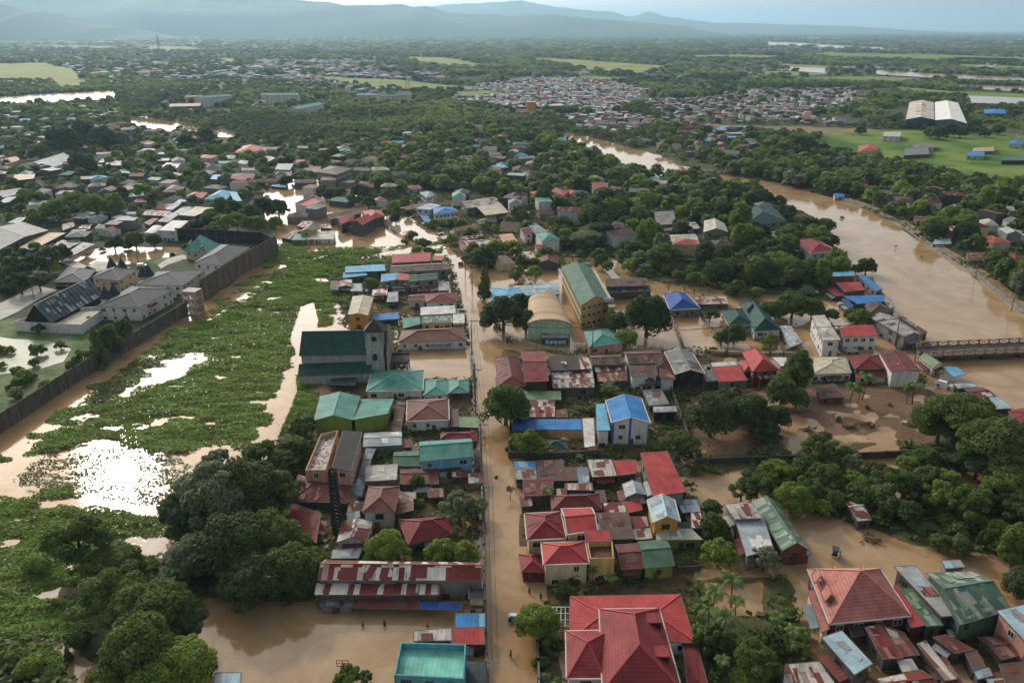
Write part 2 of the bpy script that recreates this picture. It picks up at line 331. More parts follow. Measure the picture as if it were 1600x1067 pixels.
base = base*(1-far_mix)+(L3((44, 62, 42))*(1-n2_)+L3((66, 84, 52))*n2_)*far_mix
def paint(mask, c1, c2, sc, seed):
    global base
    n = np.clip((fbm(GX/sc, GY/sc, seed, 4)-.3)*2.5, 0, 1)[..., None]
    base = np.where(mask[..., None], L3(c1)*(1-n)+L3(c2)*n, base)
paint(inpoly(GX, GY, MUD), (128, 102, 84), (98, 84, 70), 7, 51)
for p in LAWN: paint(inpoly(GX, GY, p), (70, 98, 44), (122, 126, 92), 6, 55)
paint(inpoly(GX, GY, PARK), (104, 112, 70), (140, 118, 88), 20, 57)
paint(inpoly(GX, GY, BIGF), (58, 96, 34), (112, 128, 58), 22, 58)
for p in BLK: paint(inpoly(GX, GY, p), (84, 70, 52), (70, 72, 44), 6, 61)
wet = np.clip(1-(GZ-.0)/.25, 0, 1)[..., None]*.55
base = base*(1-wet)+L3((120, 88, 58))*wet
gcol[..., :3] = base
gm = npmesh('ground', np.stack([GX, GY, GZ], -1).reshape(-1, 3), Fq, [], smooth=True)
at = gm.color_attributes.new('gcol', 'FLOAT_COLOR', 'POINT'); at.data.foreach_set('color', gcol.reshape(-1))
m, t, b, o = newmat('ground_mat'); L = t.links.new
va = N(t, 'ShaderNodeVertexColor', layer_name='gcol'); ge = N(t, 'ShaderNodeNewGeometry')
nz = N(t, 'ShaderNodeTexNoise', i_Scale=.9, i_Detail=8.0, i_Roughness=.7); L(ge.outputs['Position'], nz.inputs['Vector'])
mr = N(t, 'ShaderNodeMapRange'); mr.inputs[1].default_value = .3; mr.inputs[2].default_value = .7; mr.inputs[3].default_value = .65; mr.inputs[4].default_value = 1.3
L(nz.outputs[0], mr.inputs[0]); mx = N(t, 'ShaderNodeMix', data_type='RGBA', blend_type='MULTIPLY'); mx.inputs[0].default_value = 1
L(va.outputs[0], mx.inputs[6]); L(mr.outputs[0], mx.inputs[7]); L(mx.outputs[2], b.inputs['Base Color']); b.inputs['Roughness'].default_value = .9; b.inputs['Specular IOR Level'].default_value = .1
bp = N(t, 'ShaderNodeBump'); bp.inputs['Strength'].default_value = .5; bp.inputs['Distance'].default_value = .3; L(nz.outputs[0], bp.inputs['Height']); L(bp.outputs[0], b.inputs['Normal'])
gm.materials.append(m); g = bpy.data.objects.new('ground', gm); COL.objects.link(g); tag(g, 'flat green and muddy ground of the flooded plain', 'ground', kind='structure')
# ---- water
def watermat(name, col, col2, rough, bump=.03, bscale=.5):
    m, t, b, o = newmat(name); L = t.links.new; ge = N(t, 'ShaderNodeNewGeometry')
    nz = N(t, 'ShaderNodeTexNoise', i_Scale=.05, i_Detail=7.0, i_Roughness=.65, i_Distortion=1.6); L(ge.outputs['Position'], nz.inputs['Vector'])
    mr = N(t, 'ShaderNodeMapRange'); mr.inputs[1].default_value = .35; mr.inputs[2].default_value = .65; L(nz.outputs[0], mr.inputs[0])
    mx = N(t, 'ShaderNodeMix', data_type='RGBA'); L(mr.outputs[0], mx.inputs[0]); mx.inputs[6].default_value = lin(col); mx.inputs[7].default_value = lin(col2)
    L(mx.outputs[2], b.inputs['Base Color']); b.inputs['Roughness'].default_value = rough; b.inputs['IOR'].default_value = 1.33; b.inputs['Specular IOR Level'].default_value = .34
    n2 = N(t, 'ShaderNodeTexNoise', i_Scale=bscale, i_Detail=4.0, i_Roughness=.6); L(ge.outputs['Position'], n2.inputs['Vector'])
    bp = N(t, 'ShaderNodeBump'); bp.inputs['Strength'].default_value = 1; bp.inputs['Distance'].default_value = bump; L(n2.outputs[0], bp.inputs['Height']); L(bp.outputs[0], b.inputs['Normal'])
    return m
WATER = watermat('flood_water', (144, 112, 74), (170, 142, 106), .045)
WATERF = watermat('far_water', (150, 122, 98), (150, 122, 98), .15)
mb = MB(); mb.face([(-900, -600, 0), (900, -600, 0), (1200, 1050, 0), (-1200, 1050, 0)])
tag(mb.build('flood_water', WATER), 'muddy brown flood water covering streets, yards and the river', 'water', kind='structure')
def sheet(name, px, mat, z, label, cat, seed=0, wob=0):
    P = P2W(pp(px)) if isinstance(px, str) else px
    out = []; rr = random.Random(seed+int(P[0][0]))
    for i in range(len(P)):
        a = Vector(P[i]); b_ = Vector(P[(i+1) % len(P)]); n = max(1, int((b_-a).length/(60 if wob else 1e9)))
        for k in range(min(n, 24)):
            q = a.lerp(b_, k/min(n, 24) if n else 0); out.append((q.x+rr.uniform(-wob, wob), q.y+rr.uniform(-wob, wob)*2, z))
    q = MB(); q.face(out); return tag(q.build(name, mat), label, cat, kind='structure')
def fieldmat(name, c1, c2, sc=.016, rough=.9):
    m, t, b, o = newmat(name); L = t.links.new; ge = N(t, 'ShaderNodeNewGeometry')
    mp = N(t, 'ShaderNodeMapping'); mp.inputs['Scale'].default_value = (.35, 1.6, 1); mp.inputs['Rotation'].default_value = (0, 0, .25)
    L(ge.outputs['Position'], mp.inputs[0]); nz = N(t, 'ShaderNodeTexNoise', i_Scale=sc, i_Detail=6.0, i_Roughness=.6); L(mp.outputs[0], nz.inputs['Vector'])
    mr = N(t, 'ShaderNodeMapRange'); mr.inputs[1].default_value = .35; mr.inputs[2].default_value = .65; L(nz.outputs[0], mr.inputs[0])
    mx = N(t, 'ShaderNodeMix', data_type='RGBA'); L(mr.outputs[0], mx.inputs[0]); mx.inputs[6].default_value = lin(c1); mx.inputs[7].default_value = lin(c2)
    L(mx.outputs[2], b.inputs['Base Color']); b.inputs['Roughness'].default_value = rough; b.inputs['Specular IOR Level'].default_value = .1; return m
FY = fieldmat('field_yellow', (150, 144, 70), (98, 116, 50)); FG = fieldmat('field_green', (80, 112, 46), (130, 136, 62)); FB = fieldmat('field_brown', (132, 110, 76), (116, 114, 64))
FIELDS = [('y', '-40 101 70 99 118 110 142 134 95 143 80 129 -40 129'), ('y', '625 89 700 91 770 104 735 108 660 102'), ('g', '470 119 640 127 705 135 765 138 700 144 560 134'),
 ('y', '835 91 900 94 1045 104 1030 113 960 117 890 104 835 98'), ('y', '1055 87 1160 86 1262 90 1200 95 1060 92'), ('g', '1230 82 1460 86 1640 92 1640 103 1470 98 1300 92'),
 ('y', '1200 100 1330 105 1330 110 1210 107'), ('g', '1220 123 1360 120 1480 126 1400 133 1230 128'), ('g', '1380 135 1480 143 1640 150 1640 160 1430 150'), ('b', '1360 139 1405 141 1420 147 1362 146'),
 ('b', '1490 90 1590 92 1610 100 1480 97'), ('y', '200 71 300 74 330 82 240 80'), ('g', '60 71 190 73 150 77 40 75'), ('b', '-40 66 130 66 110 69 -40 69'), ('g', '900 120 980 122 965 128 905 126'),
 ('y', '1100 116 1210 112 1320 116 1210 121'), ('g', '1040 83 1180 81 1300 83 1160 85'), ('y', '870 68 920 68 910 71 860 70'), ('g', '1480 100 1640 106 1640 116 1520 111'), ('g', '690 145 760 143 800 150 720 153'),
 ('y', '430 51 530 52 500 54 410 53'), ('b', '1010 59 1110 59 1100 62 1000 61'), ('g', '1480 124 1640 130 1640 134 1500 130'), ('y', '540 59 560 58 560 61 540 61'), ('g', '340 91 380 93 360 100 330 97')]
for i, (k, s) in enumerate(FIELDS):
    sheet('field', s, {'y': FY, 'g': FG, 'b': FB}[k], 1.2, 'flat %s rice field among far trees' % {'y': 'yellow', 'g': 'green', 'b': 'brown'}[k], 'field', i, 6)
FIELDW = [P2W(pp(s)) for k, s in FIELDS]
POND = ['1186 65 1250 68 1330 73 1405 76 1405 79 1330 78 1250 73 1200 71', '1235 106 1300 108 1290 116 1222 111', '1362 111 1480 117 1590 122 1610 128 1480 125 1372 118', '1490 133 1610 137 1610 146 1540 142 1495 138',
 '1515 152 1640 156 1640 168 1515 163', '1562 291 1640 292 1640 308 1565 303', '-60 158 80 148 180 143 187 156 100 161 -60 170', '1330 104 1385 105 1350 108 1305 107', '1515 103 1560 104 1555 107 1520 106', '1260 59 1330 61 1320 63 1260 62',
 '1190 85 1230 85 1220 87', '1520 62 1600 61 1600 63']
for i, s in enumerate(POND): sheet('flooded_field', s, WATERF, 1.8, 'flooded field of still pale water shining among far trees', 'water', 77+i, 3 if i != 5 else 0)
sheet('pond', '-60 520 20 532 75 535 112 548 100 568 60 580 0 588 -60 600', watermat('green_pond', (104, 112, 76), (132, 134, 100), .5), .62, 'murky green pond in the left compound', 'pond', 5, 0)
PONDW = [P2W(pp(s)) for s in POND]
# ---- hills
def hills(D, prof, name, label, seed, col):
    pr = pp(prof); xs_ = np.linspace(pr[0][0], pr[-1][0], 260); hy = np.interp(xs_, [p[0] for p in pr], [p[1] for p in pr])
    X = (xs_-800)/F*D; hy = hy+(fbm(X/420+seed, X*0, seed+3, 5)-.5)*7*np.clip((46-hy)/20, 0, 1); H = (46-hy)/F*D+100*np.clip((46.5-hy)/5, 0, 1); nd = 40; V = np.zeros((nd, 260, 3))
    for j in range(nd):
        t_ = j/(nd-1); y = D-(1200 if D < 9000 else 2500)+(2400 if D < 9000 else 5000)*t_; k = math.sin(math.pi*t_)**.8
        n = fbm(X/1100+seed, np.full(260, y/1100), seed, 5)
        V[j, :, 0] = X; V[j, :, 1] = y; V[j, :, 2] = np.maximum(H*k*(1 if abs(t_-.5) < .03 else (.62+.62*n))*1.0, 0)-5
        V[j, :, 2] = np.minimum(V[j, :, 2], H*y/D)
    i = np.arange(nd*260).reshape(nd, 260); q = np.stack([i[:-1, :-1], i[:-1, 1:], i[1:, 1:], i[1:, :-1]], -1).reshape(-1, 4)
    me = npmesh(name, V.reshape(-1, 3), q, [simple(name+'_forest', col, rough=.95, var=.25, scale=.002)], smooth=False)
    ob = bpy.data.objects.new(name, me); COL.objects.link(ob); tag(ob, label, 'hills', kind='structure')
hills(13000, '-700 20 -300 -10 -60 -14 60 -10 130 -4 195 1 240 5 275 6 295 0 330 -3 400 1 420 4 470 5 540 10 560 13 615 13 650 17 680 15 700 20 740 25 800 28 860 27 900 30 960 35 1040 41 1100 46', 'hills', 'long hazy blue-green mountain ridge behind the plain', 5, (44, 62, 40))
hills(8500, '-700 20 -300 16 -60 20 0 11 22 5 60 10 110 25 125 21 165 30 200 38 260 44 330 47', 'hills', 'nearer darker hill at the left edge of the horizon', 11, (40, 58, 38))
hills(21000, '560 30 700 14 745 11 790 9 815 8 860 16 900 20 940 22 962 28 980 27 997 22 1020 27 1050 33 1100 37 1180 39 1300 42 1450 46', 'hills', 'faint farthest mountain ridge with low peaks', 17, (50, 64, 46))
# ---- haze
hz = MB(); hz.box((0, 46000, 420-1.5), (190000, 98000, 843))
m = bpy.data.materials.new('haze_air'); m.use_nodes = True; t = m.node_tree; t.nodes.clear()
pv = N(t, 'ShaderNodeVolumePrincipled'); o = N(t, 'ShaderNodeOutputMaterial'); t.links.new(pv.outputs[0], o.inputs['Volume'])
HAZE = pv; pv.inputs['Density'].default_value = 6.2e-5; pv.inputs['Color'].default_value = (.52, .80, .98, 1); pv.inputs['Anisotropy'].default_value = .35
m.cycles.homogeneous_volume = True if hasattr(m.cycles, 'homogeneous_volume') else True
tag(hz.build('haze', m), 'thin blue haze over the plain', 'haze', kind='stuff')
# ================================================================ buildings
FOOT = []          # footprints (cx, cy, radius)
ANCH = []          # (px, py, nick)
rng = random.Random(7)
def corners(n, z):
    if len(n) == 8: return [U(n[i], n[i+1], z) for i in (0, 2, 4, 6)]
    A = U(n[0], n[1], z); B = U(n[2], n[3], z); e = (B-A); e.z = 0; q = Vector((-e.y, e.x, 0)).normalized()
    if len(n) == 5: d = n[4]
    else: C = U(n[4], n[5], z); d = abs((C-A).dot(q))
    return [A+q*d, B+q*d, B, A]
def rh(kind, z, r, a, b):
    if kind == 's': return z+r*b
    if kind == 'n': return z+r*(1-b)
    if kind == 'l': return z+r*(1-a)
    if kind == 'r': return z+r*a
    if kind == 'x': return z+r*(1-abs(2*b-1))
    if kind == 'y': return z+r*(1-abs(2*a-1))
    if kind == 'b': return z+r*math.sqrt(max(0, 1-(2*a-1)**2))
    return z
def uvfix(pts):
    p0 = Vector(pts[0]); e = Vector(pts[1])-p0; e = e.normalized(); n = Vector((0, 0, 0))
    for i in range(1, len(pts)-1): n += (Vector(pts[i])-p0).cross(Vector(pts[i+1])-p0)
    q = n.normalized().cross(e); return [((Vector(p)-p0).dot(e), (Vector(p)-p0).dot(q)) for p in pts]
def section(root, kind, z, r, rk, wk, nums, off, opt, small=False):
    P = corners(nums, z); c0 = sum(P, Vector())/4
    def W(a, b, h): # bilinear
        p = P[3]*(1-a)*(1-b)+P[2]*a*(1-b)+P[1]*a*b+P[0]*(1-a)*b
        return Vector((p.x, p.y, h))
    Lx = ((P[2]-P[3]).length+(P[1]-P[0]).length)/2; Ly = ((P[0]-P[3]).length+(P[1]-P[2]).length)/2
    FOOT.append((c0.x, c0.y, Lx/2, Ly/2, math.atan2((P[2]-P[3]).y, (P[2]-P[3]).x)))
    hip = kind in ('h', 'hx', 'hy', 'p')
    if kind == 'h': kind = 'hx' if Lx >= Ly else 'hy'
    if kind == 'p': kind = 'hx' if Lx >= Ly else 'hy'; opt = opt+'p'
    faces = []; ridges = []; E = lambda a, b: W(a, b, rh(kind, z, r, a, b))
    if kind in 'fsnlrP' and not hip:
        zz = -1.1 if kind == 'P' else 0
        ee = .02 if kind == 'P' else 0
        q = [W(a, b, rh(kind, z, r, a, b)+zz) for a, b in ((ee, ee), (1-ee, ee), (1-ee, 1-ee), (ee, 1-ee))]
        if kind in 'lr': q = q[1:]+q[:1]
        faces.append(q)
    elif kind == 'x':
        faces += [[E(0, 0), E(1, 0), E(1, .5), E(0, .5)], [E(1, 1), E(0, 1), E(0, .5), E(1, .5)]]; ridges.append((E(0, .5), E(1, .5)))
    elif kind == 'y':
        faces += [[E(1, 0), E(1, 1), E(.5, 1), E(.5, 0)], [E(0, 1), E(0, 0), E(.5, 0), E(.5, 1)]]; ridges.append((E(.5, 0), E(.5, 1)))
    elif kind == 'b':
        n = 14; aa = [(1-math.cos(math.pi*i/n))/2 for i in range(n+1)]
        for i in range(n): faces.append([E(aa[i+1], 0), E(aa[i+1], 1), E(aa[i], 1), E(aa[i], 0)])
    elif kind == 'hx':
        e = min(.5, Ly/Lx*.5) if 'p' not in opt else .499; T = z+r; A = W(e, .5, T); B = W(1-e, .5, T)
        c = [W(0, 0, z), W(1, 0, z), W(1, 1, z), W(0, 1, z)]
        faces += [[c[0], c[1], B, A], [c[1], c[2], B], [c[2], c[3], A, B], [c[3], c[0], A]]
        ridges += [(c[0], A), (c[3], A), (c[1], B), (c[2], B), (A, B)]
    elif kind == 'hy':
        e = min(.5, Lx/Ly*.5) if 'p' not in opt else .499; T = z+r; A = W(.5, e, T); B = W(.5, 1-e, T)
        c = [W(0, 0, z), W(1, 0, z), W(1, 1, z), W(0, 1, z)]
        faces += [[c[0], c[1], A], [c[1], c[2], B, A], [c[2], c[3], B], [c[3], c[0], A, B]]
        ridges += [(c[0], A), (c[1], A), (c[2], B), (c[3], B), (A, B)]
    mb = MB()
    for f in faces:
        uv = uvfix(f); tr_ = [(0, 1, 2), (0, 2, 3)] if len(f) == 4 else [tuple(range(len(f)))]
        for ix in tr_:
            mb.face([f[i] for i in ix], 0, [uv[i] for i in ix])
            if kind != 'P': mb.face([Vector(f[i])-Vector((0, 0, .12)) for i in ix[::-1]], 1)
    mts = [RMAT(rk), TRIMD]
    if rk in PATCHY and not small:      # loose overlapping sheets lying on the old roofs
        mts += [RMAT(k) for k in PATCHY[rk]]
        for f in faces:
            if len(f) != 4: continue
            a_, b_, c_, d_ = f; lu = (b_-a_).length; lv = (d_-a_).length
            if lu < 2.5 or lv < 1.5: continue
            nn_ = (b_-a_).cross(d_-a_).normalized()
            if nn_.z < 0: nn_ = -nn_
            for _ in range(min(9, 1+int(lu*lv/14))):
                su = rng.uniform(.8, 2.2)/lu; sv = rng.uniform(1.2, 3.2)/lv; su = min(su, .6); sv = min(sv, .8); u0 = rng.uniform(.02, .98-su); v0 = rng.uniform(.02, .98-sv); sk = rng.uniform(-.05, .05)
                g = lambda u, v: (a_*(1-u)+b_*u)*(1-v)+(d_*(1-u)+c_*u)*v+nn_*(.05+.02*(_ % 3))
                mb.face([g(u0, v0), g(u0+su, v0+sk), g(u0+su+sk, v0+sv), g(u0+sk, v0+sv-sk)], 2+rng.randrange(2))
    roof = mb.build('roof', mts, root, off)
    # ridge caps and gutters: real trim along the edges
    if not small:
        trm = TRIM if ('t' in opt) else None
        if ridges:
            q = MB()
            for a, b_ in ridges:
                if (a-b_).length > .3: q.beam(a+Vector((0, 0, .03)), b_+Vector((0, 0, .03)), .22)
            cap = q.build('ridge_cap', [simple('cap_'+rk, tuple(min(255, int(v*1.12+8)) for v in RM[rk]['col']), rough=.6)], roof)
            cap.location = (0, 0, 0)
            for v in cap.data.vertices: v.co -= Vector(off)
        if kind not in 'P':
            q = MB(); n = 14 if kind == 'b' else 2
            for (a0, b0), (a1, b1) in (((0, 0), (1, 0)), ((1, 0), (1, 1)), ((1, 1), (0, 1)), ((0, 1), (0, 0))):
                pr = None
                for i in range(n+1):
                    t_ = i/n; a = a0+(a1-a0)*t_; b_ = b0+(b1-b0)*t_
                    if kind == 'b' and a0 != a1: a = (1-math.cos(math.pi*a))/2
                    p = E(a, b_)-Vector((0, 0, .06))
                    if pr is not None and (p-pr).length > .05: q.beam(pr, p, .16 if trm is None else .26)
                    pr = p
            gt = q.build('gutter', [trm or TRIMD], roof)
            for v in gt.data.vertices: v.co -= Vector(off)
    # walls
    if wk != '-':
        ov = {'P': 0}.get(kind, .28 if z < 3.6 else .45); ea = ov/max(Lx, 2); eb = ov/max(Ly, 2)
        wm = MB(); cs = [(ea, eb), (1-ea, eb), (1-ea, 1-eb), (ea, 1-eb)]; drop = .14 if kind != 'P' else 0
        for i in range(4):
            a0, b0 = cs[i]; a1, b1 = cs[(i+1) % 4]; ns = 12 if kind == 'b' else (2 if kind in 'xy' else 1)
            top = []
            for k in range(ns+1):
                t_ = k/ns; a = a0+(a1-a0)*t_; b_ = b0+(b1-b0)*t_
                hh = rh(kind, z, r, a, b_) if not hip else z+r*min(eb, ea)*1.2
                if kind == 'P': hh = z
                top.append(W(a, b_, hh-drop))
            A = W(a0, b0, -1.2); B = W(a1, b1, -1.2)
            wm.face([A, B]+top[::-1])
            if kind == 'P':
                ia = .25/Lx; ib = .25/Ly; inn = [(ia, ib), (1-ia, ib), (1-ia, 1-ib), (ia, 1-ib)]
                i0, i1 = inn[i], inn[(i+1) % 4]
                wm.face([top[0], top[-1], W(i1[0], i1[1], z), W(i0[0], i0[1], z)]); wm.face([W(i0[0], i0[1], z), W(i1[0], i1[1], z), W(i1[0], i1[1], z-1.2), W(i0[0], i0[1], z-1.2)])
        wall = wm.build('wall', WMAT(wk), root, off)
        # openings
        if 'n' not in opt and not small:
            camp = Vector((0, 0, CAMH)); st = max(1, round(z/3.1))
            for i in range(4):
                a0, b0 = cs[i]; a1, b1 = cs[(i+1) % 4]; A = W(a0, b0, 0); B = W(a1, b1, 0); e = B-A; ln = e.length
                if ln < 2.4: continue
                e.normalize(); nrm = Vector((e.y, -e.x, 0)); mid = (A+B)/2
                if nrm.dot((camp-mid).normalized()) < .12: continue
                px_, py_, sc = PX(mid)
                if sc < (.8 if 'd' in opt else 1.3): continue
                nw = max(1, int(ln/(4.2 if wk in ('dgrey', 'grey') and 'd' not in opt else 3.4 if 'd' not in opt else 2.3))); 
                if sc < 2.4: nw = min(nw, 3 if 'd' not in opt else 9)
                for s_ in range(st):
                    zb = z-(st-s_)*3.0+.95
                    if zb < .3: zb = .35
                    ht = min(1.15, z-zb-.35)
                    if ht < .45: continue
                    for k in range(nw):
                        if rng.random() < .22 and 'd' not in opt: continue
                        c = A+e*(ln*(k+.5)/nw+rng.uniform(-.2, .2)); ww = (1.3 if 'd' in opt else rng.choice((.9, 1.2, 1.6)))
                        if ww > ln/nw*.85: ww = ln/nw*.7
                        q = MB(); z0, z1 = zb, zb+ht
                        def fr(x0, x1, za, zc, dn, mi): q.face([c+e*x0+nrm*dn+Vector((0, 0, za)), c+e*x1+nrm*dn+Vector((0, 0, za)), c+e*x1+nrm*dn+Vector((0, 0, zc)), c+e*x0+nrm*dn+Vector((0, 0, zc))], mi)
                        fr(-ww/2, ww/2, z0, z1, .03, 0)
                        for (x0, x1, za, zc) in ((-ww/2-.08, -ww/2, z0-.08, z1+.08), (ww/2, ww/2+.08, z0-.08, z1+.08), (-ww/2, ww/2, z0-.08, z0), (-ww/2, ww/2, z1, z1+.08), (-.03, .03, z0, z1)):
                            cx = c+e*((x0+x1)/2)+nrm*.05+Vector((0, 0, (za+zc)/2)); q.box(cx, (x1-x0, .10, zc-za), math.atan2(e.y, e.x), 1)
                        q.build('window', [GLASS, FRAME if wk in ('white', 'cream', 'yellow', 'pink', 'blue', 'pgreen', 'maroon', 'peach') else FRAMED], root, off)
                if ln > 3.5 and sc > 2.6 and 't' not in opt and wk in ('dgrey', 'grey', 'white', 'wood', 'cream', 'maroon', 'dark') and rng.random() < .55:
                    wa = min(ln*.8, rng.uniform(2.5, 7)); ca = A+e*rng.uniform(wa/2, ln-wa/2); za = z*rng.uniform(.62, .8); pj = rng.uniform(.9, 1.9); q = MB()
                    q.face([ca-e*wa/2+nrm*pj+Vector((0, 0, za-.45)), ca+e*wa/2+nrm*pj+Vector((0, 0, za-.45)), ca+e*wa/2+nrm*.02+Vector((0, 0, za)), ca-e*wa/2+nrm*.02+Vector((0, 0, za))])
                    q.beam(ca-e*wa*.48+nrm*pj*.95+Vector((0, 0, -.6)), ca-e*wa*.48+nrm*pj*.95+Vector((0, 0, za-.48)), .09); q.beam(ca+e*wa*.48+nrm*pj*.95+Vector((0, 0, -.6)), ca+e*wa*.48+nrm*pj*.95+Vector((0, 0, za-.48)), .09)
                    q.build('awning', RMAT(rng.choice(['rust', 'wr', 'mar2', 'lgrey', 'brown', 'bgrey', 'rust'])), root, off)
                if i == 0 and z < 7.5 and ln > 4:
                    c = A+e*(ln*rng.uniform(.3, .7)); q = MB(); q.box(c+nrm*.06+Vector((0, 0, .7)), (1.0, .12, 2.2), math.atan2(e.y, e.x)); q.build('door', simple('door_brown', (92, 70, 54)), root, off)
    return c0
NICKS = {}
PATCHY = dict(rust=('wr', 'brown'), rw=('mar2', 'wr'), wr=('rust', 'lgrey'), mar2=('rust', 'brown'), brown=('dark', 'rust'), lgrey=('silver', 'rust'), bgrey=('lgrey', 'pale'), stripe=('rust', 'mar2'), grey=('lgrey', 'brown'), wwhite=('white', 'lgrey'), silver=('lgrey', 'white'), gpatch=('moss', 'lgrey'), bluew=('cyan', 'lgrey'), dred=('mar2', 'dred'), pale=('silver', 'lgrey'))
def house(spec, cat='house', name=None, group=None, small=False):
    nick, label, secs = [s.strip() for s in spec.split('|')]
    root = None; n = 0
    first = True
    for s in secs.split(';'):
        tk = s.split()
        if not tk: continue
        kind, opt = tk[0][0], tk[0][1:]
        if tk[0][:2] in ('hx', 'hy'): kind, opt = tk[0][:2], tk[0][2:]
        z0_ = float(tk[1]); zf = 1 if ZF == 1 else (.72 if z0_ < 5.5 else .84); z, r, rk, wk = z0_*zf, float(tk[2])*(.6+.4*ZF), tk[3], tk[4]; nums = [float(v) for v in tk[5:]]
        if len(nums) not in (5, 6, 8): raise ValueError(spec)
        if first:
            P = corners(nums, z); c = sum(P, Vector())/4; off = Vector((c.x, c.y, 0))
            root = empty(name or ('house' if z > 3.6 or n else 'shack'), off, None, cat); first = False; rk0, z0, w0 = rk, z, wk; base = PX(off)
            size = (P[2]-P[3]).length*(P[0]-P[3]).length; kind0 = kind
        section(root, kind, z, r, rk, wk, nums, off, opt, small)
    if group: root['group'] = group
    if label: root['label'] = label
    else: AUTO.append((root, rk0, z0, w0, base, size, kind0, cat))
    if nick: ANCH.append((base[0], base[1]-8, nick)); NICKS[nick] = root
    root['_px'] = base[0]; root['_py'] = base[1]
    return root
FRAMED = simple('window_frame_dark', (96, 86, 76), rough=.7, var=.1)
AUTO = []
ZF = .78
